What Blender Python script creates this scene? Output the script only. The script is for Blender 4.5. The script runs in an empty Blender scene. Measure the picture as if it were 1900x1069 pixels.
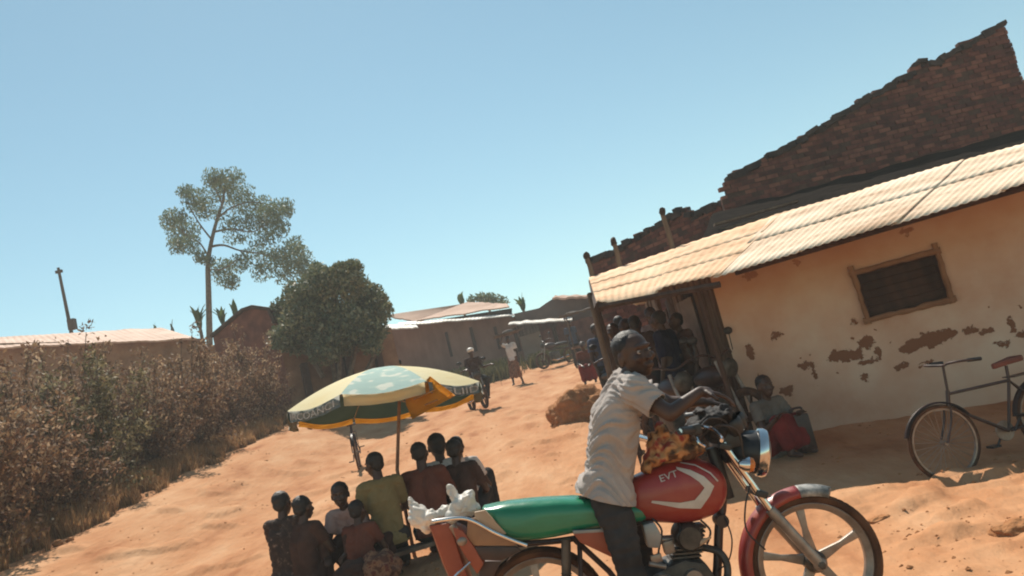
import bpy, bmesh, math, random
import numpy as np
from math import radians, sin, cos, pi, sqrt, atan2, tan, exp
from mathutils import Vector as V, Matrix, noise, Euler
random.seed(7)
scn = bpy.context.scene
COL = scn.collection
# ------------------------------------------------------------------ camera
ROLL, PITCH, CAMH, F = radians(14), radians(8), 1.33, 1500.0
Dv = V((0, cos(PITCH), sin(PITCH)))
_up = V((0, -sin(PITCH), cos(PITCH))); _ri = V((1, 0, 0))
Uv = _up * cos(ROLL) + _ri * sin(ROLL)
Rv = _ri * cos(ROLL) - _up * sin(ROLL)
CAMP = V((0, 0, CAMH))
cam = bpy.data.objects.new('camera', bpy.data.cameras.new('camera'))
COL.objects.link(cam)
cam.matrix_world = Matrix.Translation(CAMP) @ Matrix((Rv, Uv, -Dv)).transposed().to_4x4()
cam.data.sensor_width = 36; cam.data.lens = F / 1900 * 36
scn.cycles.filter_width = 2.0
cam.data.clip_start = 0.05; cam.data.clip_end = 3000
scn.camera = cam
# ------------------------------------------------------------------ sky and sun
SUN_EL, SUN_AZ = radians(53), radians(-14)          # azimuth measured from +Y towards +X
w = bpy.data.worlds.new('World'); scn.world = w; w.use_nodes = True
wn = w.node_tree; bg = wn.nodes['Background']
sky = wn.nodes.new('ShaderNodeTexSky'); sky.sky_type = 'NISHITA'; sky.sun_disc = False
sky.sun_elevation = SUN_EL; sky.sun_rotation = SUN_AZ
sky.altitude = 800; sky.air_density = 1.0; sky.dust_density = 0.2; sky.ozone_density = 1.0
tint = wn.nodes.new('ShaderNodeMixRGB'); tint.blend_type = 'MULTIPLY'; tint.inputs[0].default_value = 1; tint.inputs[2].default_value = (.93, 1.06, .84, 1)
wn.links.new(sky.outputs[0], tint.inputs[1]); wn.links.new(tint.outputs[0], bg.inputs[0]); bg.inputs[1].default_value = 0.114
sd = bpy.data.lights.new('sun', 'SUN'); sd.energy = 5.0; sd.angle = radians(0.6); sd.color = (1, .92, .80)
sun = bpy.data.objects.new('sun', sd); COL.objects.link(sun)
sdir = V((sin(SUN_AZ) * cos(SUN_EL), cos(SUN_AZ) * cos(SUN_EL), sin(SUN_EL)))
sun.rotation_euler = sdir.to_track_quat('Z', 'Y').to_euler()
scn.view_settings.view_transform = 'Standard'; scn.view_settings.look = 'None'
scn.view_settings.exposure = 0.42; scn.view_settings.gamma = 1

def ray(px, py): return Dv + Rv * ((px - 950) / F) - Uv * ((py - 534.5) / F)
def at(px, py, Y):
    d = ray(px, py); return CAMP + d * (Y / d.y)
# ------------------------------------------------------------------ terrain height
GY = [(-20, -.05), (3, 0), (5.6, 0), (8, .16), (10, .37), (15, .85), (22, 1.5), (27, 1.92), (32, 2.5), (36, 3.05), (42, 3.5), (60, 3.9), (110, 1.5), (420, -8)]
def smooth(a, b, t):
    t = min(1, max(0, (t - a) / (b - a))); return t * t * (3 - 2 * t)
def gnd(x, y):
    for i in range(len(GY) - 1):
        if y <= GY[i + 1][0] or i == len(GY) - 2:
            (a, za), (b, zb) = GY[i], GY[i + 1]; t = (y - a) / (b - a); z = za + (zb - za) * t; break
    if y < GY[0][0]: z = GY[0][1]
    z += (.52 + .02 * min(20, max(0, y - 10))) * smooth(-4.0, -6.6, x) * smooth(3, 9, y) * (1 - smooth(60, 90, y))
    z += smooth(.2, -1.2, x) * smooth(3.5, 4.2, y) * 0.0
    return z
def gpt(px, py):                                    # where a view ray meets the terrain
    d = ray(px, py); t = 2.5
    while t < 90:
        p = CAMP + d * t
        if p.z < gnd(p.x, p.y): break
        t += .03
    return V((p.x, p.y, gnd(p.x, p.y)))
# ------------------------------------------------------------------ materials
def lin(c):
    return tuple(((v / 12.92) if v <= .04045 else ((v + .055) / 1.055) ** 2.4) for v in c)
def mat(name, cols, scale=6, rough=.7, metal=0, bump=0, bscale=None, spec=.4, detail=5, island=0, coat=0, stretch=None, lo=.35, hi=.65, trans=0):
    """procedural material: noise mixed between the (linear) base colours"""
    m = bpy.data.materials.new(name); m.use_nodes = True
    nt = m.node_tree; N = nt.nodes; L = nt.links; b = N['Principled BSDF']
    b.inputs['Roughness'].default_value = rough; b.inputs['Metallic'].default_value = metal
    b.inputs['Specular IOR Level'].default_value = spec; b.inputs['Coat Weight'].default_value = coat
    tc = N.new('ShaderNodeTexCoord'); src = tc.outputs['Object']
    if stretch:
        mp = N.new('ShaderNodeMapping'); mp.inputs['Scale'].default_value = stretch; L.new(src, mp.inputs[0]); src = mp.outputs[0]
    nz = N.new('ShaderNodeTexNoise'); nz.inputs['Scale'].default_value = scale; nz.inputs['Detail'].default_value = detail; nz.inputs['Roughness'].default_value = .6
    L.new(src, nz.inputs['Vector']); fac = nz.outputs[0]
    if island:
        ge = N.new('ShaderNodeNewGeometry'); mx = N.new('ShaderNodeMath'); mx.operation = 'MULTIPLY_ADD'
        sb = N.new('ShaderNodeMath'); sb.operation = 'SUBTRACT'; sb.inputs[1].default_value = .5
        L.new(ge.outputs['Random Per Island'], sb.inputs[0]); L.new(sb.outputs[0], mx.inputs[0]); mx.inputs[1].default_value = island; L.new(fac, mx.inputs[2]); fac = mx.outputs[0]
    rp = N.new('ShaderNodeValToRGB'); L.new(fac, rp.inputs[0]); e = rp.color_ramp.elements
    n = len(cols)
    e[0].position = lo; e[0].color = (*cols[0], 1); e[1].position = hi; e[1].color = (*cols[-1], 1)
    for i in range(1, n - 1):
        q = e.new(lo + (hi - lo) * i / (n - 1)); q.color = (*cols[i], 1)
    L.new(rp.outputs[0], b.inputs['Base Color'])
    if bump:
        n2 = N.new('ShaderNodeTexNoise'); n2.inputs['Scale'].default_value = bscale or scale * 4; n2.inputs['Detail'].default_value = 6; L.new(src, n2.inputs['Vector'])
        bp = N.new('ShaderNodeBump'); bp.inputs['Strength'].default_value = 1; bp.inputs['Distance'].default_value = bump
        L.new(n2.outputs[0], bp.inputs['Height']); L.new(bp.outputs[0], b.inputs['Normal'])
    if trans:
        tr = N.new('ShaderNodeBsdfTranslucent'); L.new(rp.outputs[0], tr.inputs[0]); ms = N.new('ShaderNodeMixShader'); ms.inputs[0].default_value = trans
        L.new(b.outputs[0], ms.inputs[1]); L.new(tr.outputs[0], ms.inputs[2]); L.new(ms.outputs[0], N['Material Output'].inputs[0])
    m['nodes'] = 1
    return m
# ------------------------------------------------------------------ object helpers
def tag(o, label=None, cat=None, group=None, kind=None):
    if label: o['label'] = label
    if cat: o['category'] = cat
    if group: o['group'] = group
    if kind: o['kind'] = kind
    return o
ROOTLOC = {}
def thing(name, loc, label, cat, group=None):
    o = bpy.data.objects.new(name, None); COL.objects.link(o); o.location = loc; o.empty_display_size = .1
    tag(o, label, cat, group); ROOTLOC[o.name] = V(loc); return o
def rootof(o):
    while o.parent: o = o.parent
    return o
def obj(name, bm, m, parent=None, smooth_=True, bevel=0, label=None):
    """one mesh object; vertices are given in world space and stored relative to the thing's base"""
    if parent is not None: off = ROOTLOC[rootof(parent).name]; bmesh.ops.translate(bm, verts=bm.verts, vec=-off)
    if bevel:
        bmesh.ops.bevel(bm, geom=[e for e in bm.edges if len(e.link_faces) == 2 and e.calc_face_angle(0) > .6], offset=bevel, segments=2, affect='EDGES', profile=.6)
    me = bpy.data.meshes.new(name); bm.to_mesh(me); bm.free()
    if smooth_:
        me.polygons.foreach_set('use_smooth', [True] * len(me.polygons))
    o = bpy.data.objects.new(name, me); COL.objects.link(o)
    ms = m if isinstance(m, (list, tuple)) else [m]
    for x in ms: me.materials.append(x)
    if smooth_ and smooth_ != 'all':
        me.set_sharp_from_angle(angle=radians(42))
    if parent is not None: o.parent = parent
    if label: o['label'] = label
    return o
def struct(name, bm, m, **k): o = obj(name, bm, m, **k); o['kind'] = 'structure'; return o
def kids(o): return [c for c in bpy.data.objects if c.parent == o]
def copytree(o, parent=None):
    c = o.copy(); COL.objects.link(c)
    if parent is not None: c.parent = parent
    for k in kids(o): copytree(k, c)
    return c
def BM(): return bmesh.new()
# ------------------------------------------------------------------ shapes
def frame_of(d):
    d = d.normalized(); a = V((0, 0, 1)) if abs(d.z) < .9 else V((1, 0, 0))
    x = d.cross(a).normalized(); return x, d.cross(x).normalized()
def tube(bm, pts, r, n=10, caps=True, closed=False):
    pts = [V(p) for p in pts]; k = len(pts)
    rs = r if isinstance(r, (list, tuple)) else [r] * k
    rings = []; x = None
    for i, p in enumerate(pts):
        if closed: d = pts[(i + 1) % k] - pts[i - 1]
        else: d = pts[min(i + 1, k - 1)] - pts[max(i - 1, 0)]
        if d.length < 1e-9: d = V((0, 0, 1))
        d.normalize()
        if x is None: x, y = frame_of(d)
        else:
            x = (x - d * x.dot(d))
            if x.length < 1e-6: x, y = frame_of(d)
            x.normalize(); y = d.cross(x)
        rings.append([bm.verts.new(p + (x * cos(2 * pi * j / n) + y * sin(2 * pi * j / n)) * rs[i]) for j in range(n)])
    for i in range(k if closed else k - 1):
        a, b = rings[i], rings[(i + 1) % k]
        for j in range(n): bm.faces.new((a[j], a[(j + 1) % n], b[(j + 1) % n], b[j]))
    if caps and not closed:
        bm.faces.new(rings[0][::-1]); bm.faces.new(rings[-1])
def spline(pts, n=6):
    pts = [V(p) for p in pts]; out = []
    for i in range(len(pts) - 1):
        p0 = pts[max(i - 1, 0)]; p1 = pts[i]; p2 = pts[i + 1]; p3 = pts[min(i + 2, len(pts) - 1)]
        for j in range(n):
            t = j / n
            out.append(.5 * ((2 * p1) + (p2 - p0) * t + (2 * p0 - 5 * p1 + 4 * p2 - p3) * t * t + (3 * p1 - p0 - 3 * p2 + p3) * t ** 3))
    out.append(pts[-1]); return out
def box(bm, c, s, rot=None):
    M = Matrix.Translation(V(c)) @ (rot.to_4x4() if rot is not None else Matrix.Identity(4)) @ Matrix.Diagonal((s[0], s[1], s[2], 1))
    return bmesh.ops.create_cube(bm, size=1, matrix=M)['verts']
def ball(bm, c, r, seg=16, rot=None):
    if not isinstance(r, (tuple, list)): r = (r, r, r)
    M = Matrix.Translation(V(c)) @ (rot.to_4x4() if rot is not None else Matrix.Identity(4)) @ Matrix.Diagonal((r[0], r[1], r[2], 1))
    return bmesh.ops.create_uvsphere(bm, u_segments=seg, v_segments=max(6, seg // 2), radius=1, matrix=M)['verts']
def prism(bm, outline, thick):
    """closed outline (points) extruded by the vector thick, centred"""
    t = V(thick) * .5
    a = [bm.verts.new(V(p) - t) for p in outline]; b = [bm.verts.new(V(p) + t) for p in outline]
    n = len(a)
    bm.faces.new(a[::-1]); bm.faces.new(b)
    for i in range(n): bm.faces.new((a[i], a[(i + 1) % n], b[(i + 1) % n], b[i]))
    bmesh.ops.recalc_face_normals(bm, faces=bm.faces)
def lathe(bm, prof, c, axis, n=32, arc=2 * pi, start=0, ref=None, closeprof=False):
    """prof: list of (radius, along)"""
    c = V(c); ax = V(axis).normalized(); x, y = frame_of(ax)
    if ref is not None: x = V(ref); x = (x - ax * x.dot(ax)).normalized(); y = ax.cross(x)
    full = abs(arc - 2 * pi) < 1e-6; m = n if full else n + 1; rings = []
    for i in range(m):
        a = start + arc * i / n; d = x * cos(a) + y * sin(a)
        rings.append([bm.verts.new(c + d * r + ax * h) for r, h in prof])
    k = len(prof)
    for i in range(n):
        a, b = rings[i], rings[(i + 1) % m]
        for j in range(k if closeprof else k - 1):
            j2 = (j + 1) % k
            try: bm.faces.new((a[j], b[j], b[j2], a[j2]))
            except ValueError: pass
    if not full and closeprof:
        bm.faces.new(rings[0]); bm.faces.new(rings[-1][::-1])
    bmesh.ops.remove_doubles(bm, verts=[v for rg in rings for v in rg], dist=1e-6)
def merge(bm, other):
    me = bpy.data.meshes.new('t'); other.to_mesh(me); bm.from_mesh(me); bpy.data.meshes.remove(me); other.free()
def remesh(bm, voxel, sm=4, fac=.5):
    """fuse overlapping closed shapes into one continuous skin"""
    me = bpy.data.meshes.new('t'); bm.to_mesh(me); bm.free()
    o = bpy.data.objects.new('t', me); COL.objects.link(o)
    md = o.modifiers.new('r', 'REMESH'); md.mode = 'VOXEL'; md.voxel_size = voxel
    if sm: ms = o.modifiers.new('s', 'SMOOTH'); ms.iterations = sm; ms.factor = fac
    bpy.context.view_layer.update()
    dg = bpy.context.evaluated_depsgraph_get(); me2 = bpy.data.meshes.new_from_object(o.evaluated_get(dg))
    out = bmesh.new(); out.from_mesh(me2)
    bpy.data.objects.remove(o); bpy.data.meshes.remove(me); bpy.data.meshes.remove(me2)
    return out
def cap(bm, a, b, ra, rb, n=12, fl=None):
    """tapered capsule; fl=(dirvector, factor) squashes it across that direction"""
    a = V(a); b = V(b); d = (b - a); L = d.length; d = d.normalized() if L > 1e-6 else V((0, 0, 1))
    pts = []; rs = []
    for t in (0, .3, .65): pts.append(a - d * ra * cos(t * pi / 2)); rs.append(ra * max(.08, sin(t * pi / 2)))
    pts.append(a); rs.append(ra); pts.append(a.lerp(b, .5)); rs.append((ra + rb) / 2); pts.append(b); rs.append(rb)
    for t in (.65, .3, 0): pts.append(b + d * rb * cos(t * pi / 2)); rs.append(rb * max(.08, sin(t * pi / 2)))
    t2 = bmesh.new(); tube(t2, pts, rs, n)
    if fl:
        ax = V(fl[0]).normalized(); k = fl[1]; m = (a + b) / 2
        for v in t2.verts:
            q = v.co - m; v.co = m + q - ax * q.dot(ax) * (1 - k)
    merge(bm, t2)
def textmesh(txt, size, ext=.002):
    cu = bpy.data.curves.new('t', 'FONT'); cu.body = txt; cu.size = size; cu.extrude = ext; cu.align_x = 'CENTER'; cu.align_y = 'CENTER'
    o = bpy.data.objects.new('t', cu); COL.objects.link(o); bpy.context.view_layer.update()
    me = bpy.data.meshes.new_from_object(o.evaluated_get(bpy.context.evaluated_depsgraph_get()))
    b = bmesh.new(); b.from_mesh(me); bpy.data.objects.remove(o); bpy.data.curves.remove(cu); bpy.data.meshes.remove(me); return b
def displace(bm, amp, sc, off=0, aniso=(1, 1, 1)):
    bm.normal_update()
    for v in bm.verts:
        p = V((v.co.x * aniso[0], v.co.y * aniso[1], v.co.z * aniso[2])) * sc + V((off, off * .7, 0))
        v.co += v.normal * amp * (noise.noise(p) + .5 * noise.noise(p * 2.1))
# ------------------------------------------------------------------ material library
M_ = {}
M_['dirt'] = mat('red_dirt', [(.31, .125, .053), (.44, .21, .10), (.49, .26, .135), (.55, .325, .185)], 1.1, .95, bump=.035, bscale=7, spec=.12, detail=12, lo=.3, hi=.72, stretch=(1.5, .55, 1))
M_['clod'] = mat('dirt_clod', [(.30, .13, .055), (.42, .2, .09)], 9, .95, bump=.02, bscale=30, spec=.1)
M_['mud'] = mat('mud_plaster', [(.20, .105, .06), (.30, .17, .10)], 3, .95, bump=.02, bscale=12, spec=.1)
M_['mud2'] = mat('mauve_mud', [(.19, .105, .08), (.30, .18, .135)], 1.6, .95, bump=.01, bscale=8, spec=.1, stretch=(1, 1, .4))
M_['brick'] = mat('old_brick', [(.055, .024, .022), (.12, .045, .036), (.20, .085, .06)], 5, .9, bump=.006, bscale=60, spec=.15, island=.5, lo=.25, hi=.8)
M_['brickR'] = mat('red_brick', [(.10, .035, .026), (.19, .075, .05)], 3, .9, bump=.006, bscale=30, spec=.15)
M_['mortar'] = mat('dark_mortar', [(.05, .03, .026), (.09, .055, .042)], 7, .95, spec=.1)
M_['roofA'] = mat('pale_tin', [(.50, .33, .21), (.74, .56, .40), (.80, .65, .50)], 1.1, .75, bump=.003, bscale=30, spec=.2, detail=8, stretch=(1, 1.5, 1))
M_['roofB'] = mat('dusty_tin', [(.56, .33, .19), (.72, .47, .29), (.78, .55, .37)], 2.0, .85, bump=.008, bscale=20, spec=.15, detail=8)
M_['roofF'] = mat('far_tin', [(.42, .25, .17), (.55, .36, .27)], .8, .7, spec=.2)
M_['white_tin'] = mat('white_tin', [(.6, .55, .48), (.8, .76, .7)], 2, .5, spec=.4)
M_['wood'] = mat('grey_wood', [(.10, .065, .045), (.20, .14, .10)], 10, .9, spec=.15, stretch=(1, 1, .15), bump=.002)
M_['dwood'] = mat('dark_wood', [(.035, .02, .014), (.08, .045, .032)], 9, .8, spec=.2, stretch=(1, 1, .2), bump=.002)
M_['bark'] = mat('bark', [(.10, .075, .055), (.20, .16, .125)], 9, .9, spec=.1, bump=.01)
M_['leaf'] = mat('eucalyptus_leaf', [(.08, .125, .08), (.13, .18, .11), (.24, .27, .16)], .6, .6, island=.9, lo=.1, hi=.9, spec=.35, trans=.3)
M_['leaf2'] = mat('bush_leaf', [(.075, .10, .05), (.13, .15, .075), (.31, .28, .17)], .7, .6, island=.9, lo=.1, hi=.95, spec=.4, trans=.2)
M_['leaf3'] = mat('banana_leaf', [(.04, .09, .025), (.10, .15, .05)], 2, .5, island=.6, spec=.4, trans=.3)
M_['dryleaf'] = mat('dry_leaf', [(.09, .045, .03), (.21, .115, .068), (.24, .15, .08), (.50, .36, .24)], .9, .75, island=1.0, lo=0, hi=1.05, spec=.3, trans=.35)
M_['dryleaf2'] = mat('olive_leaf', [(.065, .052, .024), (.14, .115, .05), (.38, .31, .18)], .9, .7, island=1.0, lo=0, hi=1.05, spec=.3, trans=.35)
M_['grass'] = mat('dry_grass', [(.22, .11, .048), (.38, .21, .095), (.52, .34, .18)], .8, .85, island=.9, lo=.1, hi=.95, spec=.2, trans=.4)
M_['weed'] = mat('green_weed', [(.06, .065, .02), (.15, .13, .05)], 1, .8, island=.9, spec=.2, trans=.2)

# ------------------------------------------------------------------ ground: one sheet to the horizon
def axis_samples(lo, hi, dens):
    out = [lo]; x = lo
    while x < hi: x += dens(x); out.append(x)
    return out
xs = axis_samples(-260, 260, lambda x: .07 if -8 < x < 6 else (.07 + (abs(x) - 6) * .12))
ys = axis_samples(-20, 400, lambda y: (.05 if 2.5 < y < 11 else (.05 + (y - 11) * .02 if y >= 11 else .3)))
def gdetail(x, y):
    if y < 1 or y > 60 or x < -12 or x > 14: return 0
    n = noise.noise
    z = .016 * n(V((x * .55, y * .22, 1))) + .012 * n(V((x * 1.9 + y * .15, y * .45, 4))) + .012 * n(V((x * 4.6, y * 1.7, 7))) + .009 * n(V((x * 11, y * 10, 2)))
    # wheel ruts that run up the road
    for xr, dpt in ((-3.9, .03), (-2.7, .03), (.1, .05), (1.1, .04)):
        q = (x - xr - .35 * n(V((y * .22, xr, 0)))) / .16
        z -= dpt * exp(-q * q) * (.6 + .6 * n(V((y * .8, xr, 3)))) * smooth(8, 10, y)
    # broken crust near the shade line, right
    r = n(V((x * 2.3, y * 3.4, 11))); m = smooth(1.4, 2.2, x) * (1 - smooth(6.0, 6.8, y)) * smooth(2.6, 3.4, y)
    z += m * .042 * smooth(.20, .28, r + .16 * n(V((x * 7, y * 7, 3)))) + m * .016 * n(V((x * 6, y * 6, 3))) + m * .012 * abs(n(V((x * 15, y * 15, 8)))) + m * .02 * smooth(.1, .16, n(V((x * 5.5, y * 7.5, 31))))
    # rough clods on the slope
    r2 = n(V((x * 1.7 + 9, y * 1.5, 5))); z += .05 * smooth(.30, .42, r2) * smooth(8.6, 10, y) * (1 - smooth(24, 30, y))
    z += .006 * abs(n(V((x * 3.1, y * 2.2, 15)))) + .003 * n(V((x * 26, y * 22, 1)))
    return z
bm = BM(); rows = []
for y in ys:
    rows.append([bm.verts.new((x, y, gnd(x, y) + gdetail(x, y))) for x in xs])
for j in range(len(ys) - 1):
    a, b = rows[j], rows[j + 1]
    for i in range(len(xs) - 1): bm.faces.new((a[i], a[i + 1], b[i + 1], b[i]))
struct('ground', bm, M_['dirt'], smooth_='all')

# mound of dug earth beside the road
def mound(c, r, label, seed):
    h = r[2]
    bm = BM(); bmesh.ops.create_icosphere(bm, subdivisions=5, radius=1)
    for v in bm.verts:
        p = v.co.copy(); k = 1 + .28 * noise.noise(p * 1.6 + V((seed, 0, 0))) + .16 * abs(noise.noise(p * 4 + V((0, seed, 0)))) + .07 * noise.noise(p * 11)
        v.co = V((p.x * r[0] * k, p.y * r[1] * k, max(-.15, p.z) * h * k)) + V(c)
    o = obj('earth_mound', bm, M_['clod'], smooth_='all'); tag(o, label, 'mound'); return o
g = at(1068, 735, 14.5)
mound((g.x, g.y, gnd(g.x, g.y) + .02), (.62, .5, .5), 'big reddish brown heap of earth by the road', 3)
for i, (px, py, Y, s, lab) in enumerate([(1660, 955, 5.2, .10, 'clod of red earth just below the shade line'), (1632, 968, 5.0, .09, 'small clod of red earth right of the front wheel'), (1880, 985, 4.6, .13, 'dark clod of red earth at the right edge')]):
    g = gpt(px, py)
    bm = BM(); bmesh.ops.create_icosphere(bm, subdivisions=4, radius=1)
    for v in bm.verts:
        p = v.co.copy(); k = 1 + .3 * noise.noise(p * 2 + V((i * 3, 1, 0))) + .1 * noise.noise(p * 7)
        v.co = V((p.x * s * k, p.y * s * .8 * k, p.z * s * .38 * k)) + g
    tag(obj('dirt_clod', bm, M_['clod'], smooth_='all'), lab, 'clod', 'clods of earth on the road edge')

# loose gravel and crumbs of earth on the road
rg = np.random.default_rng(8); vs = []; fs = []
base_ = [V(v) for v in ((1, 0, 0), (-1, 0, 0), (0, 1, 0), (0, -1, 0), (0, 0, 1), (0, 0, -1))]; tri = ((0, 2, 4), (2, 1, 4), (1, 3, 4), (3, 0, 4), (2, 0, 5), (1, 2, 5), (3, 1, 5), (0, 3, 5))
for i in range(9000):
    y = 2.8 + 17 * rg.random() ** 1.6; x = rg.uniform(-.55, .62) * y * 1.15
    if x < -6.9 or noise.noise(V((x * 1.3, y * .9, 20))) < .0 + .15 * rg.random(): continue
    sz = .003 + .013 * rg.random() ** 3 * (1 + y * .06) + (.022 * rg.random() if i % 45 == 0 else 0); z = gnd(x, y) + gdetail(x, y); n0 = len(vs)
    for b_ in base_: vs.append((x + b_.x * sz * rg.uniform(.7, 1.5), y + b_.y * sz * rg.uniform(.7, 1.5), z + b_.z * sz * .7))
    fs += [tuple(n0 + k_ for k_ in t_) for t_ in tri]
me = bpy.data.meshes.new('gravel'); me.from_pydata(vs, [], fs); me.materials.append(M_['clod']); o = bpy.data.objects.new('gravel', me); COL.objects.link(o); tag(o, 'loose pebbles and crumbs of earth over the road', 'gravel', kind='stuff')

# ------------------------------------------------------------------ helper: wall frame
class Wall:
    """vertical plane through two ground points"""
    def __init__(s, a, b, front=None):
        s.a = V((a[0], a[1], 0)); s.u = (V((b[0], b[1], 0)) - s.a); s.L = s.u.length; s.u.normalize()
        s.n = V((s.u.y, -s.u.x, 0))                     # towards the camera side
    def p(s, t, z, d=0): return s.a + s.u * t + s.n * d + V((0, 0, z))
    def hit(s, px, py, d=0):
        r = ray(px, py); o = s.a + s.n * d; t = (o - CAMP).dot(s.n) / r.dot(s.n); q = CAMP + r * t
        return (q - s.a).dot(s.u), q.z
    def slab(s, bm, t0, t1, z0, z1, d0, d1):
        vs = [s.p(t, z, d) for t in (t0, t1) for z in (z0, z1) for d in (d0, d1)]
        v = [bm.verts.new(q) for q in vs]
        for f in ((0, 1, 3, 2), (4, 6, 7, 5), (0, 4, 5, 1), (2, 3, 7, 6), (0, 2, 6, 4), (1, 5, 7, 3)): bm.faces.new([v[i] for i in f])
        bmesh.ops.recalc_face_normals(bm, faces=bm.faces)

# ------------------------------------------------------------------ plastered house at the right
WA = Wall((2.26, 9.35), (5.6, 7.80))
TE = 2.27                                              # wall head
def wallmat():
    m = mat('stained_plaster', [(.52, .325, .23), (.59, .425, .325), (.64, .525, .42)], 1.1, .95, bump=.004, bscale=22, spec=.1, detail=8, lo=.32, hi=.62)
    nt = m.node_tree; N = nt.nodes; L = nt.links; b = N['Principled BSDF']
    base = b.inputs['Base Color'].links[0].from_socket
    at_ = N.new('ShaderNodeAttribute'); at_.attribute_name = 'wallpos'
    nz = N.new('ShaderNodeTexNoise'); nz.inputs['Scale'].default_value = 13; nz.inputs['Detail'].default_value = 8; nz.inputs['Roughness'].default_value = .72
    L.new(at_.outputs['Vector'], nz.inputs['Vector'])
    nzs = N.new('ShaderNodeVectorMath'); nzs.operation = 'MULTIPLY_ADD'; nzs.inputs[1].default_value = (.20, .20, 0); L.new(nz.outputs['Color'], nzs.inputs[0]); L.new(at_.outputs['Vector'], nzs.inputs[2])
    cur = None
    def M2(op, a, b_=None, c=None):
        n = N.new('ShaderNodeMath'); n.operation = op
        for i, q in enumerate((a, b_, c)):
            if q is None: continue
            if isinstance(q, (int, float)): n.inputs[i].default_value = q
            else: L.new(q, n.inputs[i])
        return n.outputs[0]
    for (px, py, rx, ry) in CHIPS:
        t, z = WA.hit(px, py); sx = rx / 185; sz = ry / 185
        mp = N.new('ShaderNodeMapping'); mp.vector_type = 'POINT'
        mp.inputs['Location'].default_value = (-(t + .10) / sx, -(z + .10) / sz, 0); mp.inputs['Scale'].default_value = (1 / sx, 1 / sz, 0)
        L.new(nzs.outputs[0], mp.inputs[0]); ln = N.new('ShaderNodeVectorMath'); ln.operation = 'LENGTH'; L.new(mp.outputs[0], ln.inputs[0])
        cur = ln.outputs['Value'] if cur is None else M2('MINIMUM', cur, ln.outputs['Value'])
    # scattered pock marks where the plaster is thin
    n3 = N.new('ShaderNodeTexNoise'); n3.inputs['Scale'].default_value = 9; n3.inputs['Detail'].default_value = 4; L.new(at_.outputs['Vector'], n3.inputs['Vector'])
    sep = N.new('ShaderNodeSeparateXYZ'); L.new(at_.outputs['Vector'], sep.inputs[0])
    band = M2('ABSOLUTE', M2('SUBTRACT', sep.outputs['Y'], .98)); band = M2('MULTIPLY', band, .16)
    pock = M2('SUBTRACT', n3.outputs[0], band)
    mask1 = M2('LESS_THAN', cur, 1.0); mask2 = M2('GREATER_THAN', pock, .675)
    mask = M2('MAXIMUM', mask1, mask2)
    mud = N.new('ShaderNodeMixRGB'); L.new(mask, mud.inputs[0]); L.new(base, mud.inputs[1]); mud.inputs[2].default_value = (.22, .105, .06, 1)
    # iron-red splash of rain and dust along the foot, and runs below the eave
    low = N.new('ShaderNodeMapRange'); low.inputs[1].default_value = .75; low.inputs[2].default_value = .15; L.new(sep.outputs['Y'], low.inputs[0])
    hi = N.new('ShaderNodeMapRange'); hi.inputs[1].default_value = 1.5; hi.inputs[2].default_value = 2.0; L.new(sep.outputs['Y'], hi.inputs[0])
    n4 = N.new('ShaderNodeTexNoise'); n4.inputs['Scale'].default_value = 2.2; L.new(at_.outputs['Vector'], n4.inputs['Vector'])
    st = M2('MULTIPLY', M2('MULTIPLY', M2('ADD', low.outputs[0], hi.outputs[0]), n4.outputs[0]), 1.15)
    stc = N.new('ShaderNodeMixRGB'); L.new(st, stc.inputs[0]); L.new(mud.outputs[0], stc.inputs[1]); stc.inputs[2].default_value = (.50, .27, .16, 1)
    L.new(stc.outputs[0], b.inputs['Base Color'])
    bp = N.new('ShaderNodeBump'); bp.inputs['Distance'].default_value = .02; bp.inputs['Strength'].default_value = 1; bp.invert = True
    L.new(mask, bp.inputs['Height']); L.new(b.inputs['Normal'].links[0].from_socket, bp.inputs['Normal']); L.new(bp.outputs[0], b.inputs['Normal'])
    return m
CHIPS = [(1392, 652, 8, 16), (1570, 662, 34, 9), (1556, 660, 20, 11), (1608, 636, 14, 13), (1630, 655, 5, 13), (1610, 671, 20, 4), (1596, 655, 6, 14), (1495, 678, 16, 8), (1510, 690, 5, 12),
         (1720, 632, 38, 13), (1752, 622, 22, 9), (1690, 646, 22, 9), (1800, 613, 14, 6), (1830, 615, 12, 5), (1877, 602, 5, 14), (1860, 638, 14, 4), (1895, 620, 9, 6), (1604, 700, 8, 7), (1461, 725, 14, 9),
         (1408, 702, 6, 6), (1584, 597, 6, 6), (1478, 486, 6, 8), (1680, 430, 11, 6), (1392, 511, 16, 7), (1672, 680, 12, 7), (1442, 623, 14, 7), (1720, 672, 17, 2.5)]
hA = thing('plaster_house', (3.8, 8.9, .1), 'long low house of stained pale plaster with a shuttered window and pale tin roof', 'house')
Mpl = wallmat()
wt0, wz1 = WA.hit(1570, 507); _, _z = WA.hit(1606, 598)
ta, za = WA.hit(1588, 513); tb, zb = WA.hit(1735, 463); tc_, zc = WA.hit(1763, 553); td, zd = WA.hit(1610, 594)
WT0, WT1, WZ0, WZ1 = (ta + td) / 2, (tb + tc_) / 2, (zd + zc) / 2, (za + zb) / 2
print('window', WT0, WT1, WZ0, WZ1)
bm = BM(); LA = 6.6; NX, NZ = 330, 110
wl = bm.loops.layers.float_vector if 0 else None
lay = bm.verts.layers.float_vector.new('wallpos')
grid = {}
Z0 = -.25
for i in range(NX + 1):
    for j in range(NZ + 1):
        t = LA * i / NX; z = Z0 + (TE - Z0) * j / NZ
        d = .02 * noise.noise(V((t * .8, z * .9, 0))) + .007 * noise.noise(V((t * 3, z * 3, 4))) + (.05 * smooth(.35, .1, z))
        inside = WT0 < t < WT1 and WZ0 < z < WZ1
        if inside: continue
        v = bm.verts.new(WA.p(t, z, d)); v[lay] = (t, z, 0); grid[i, j] = v
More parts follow.
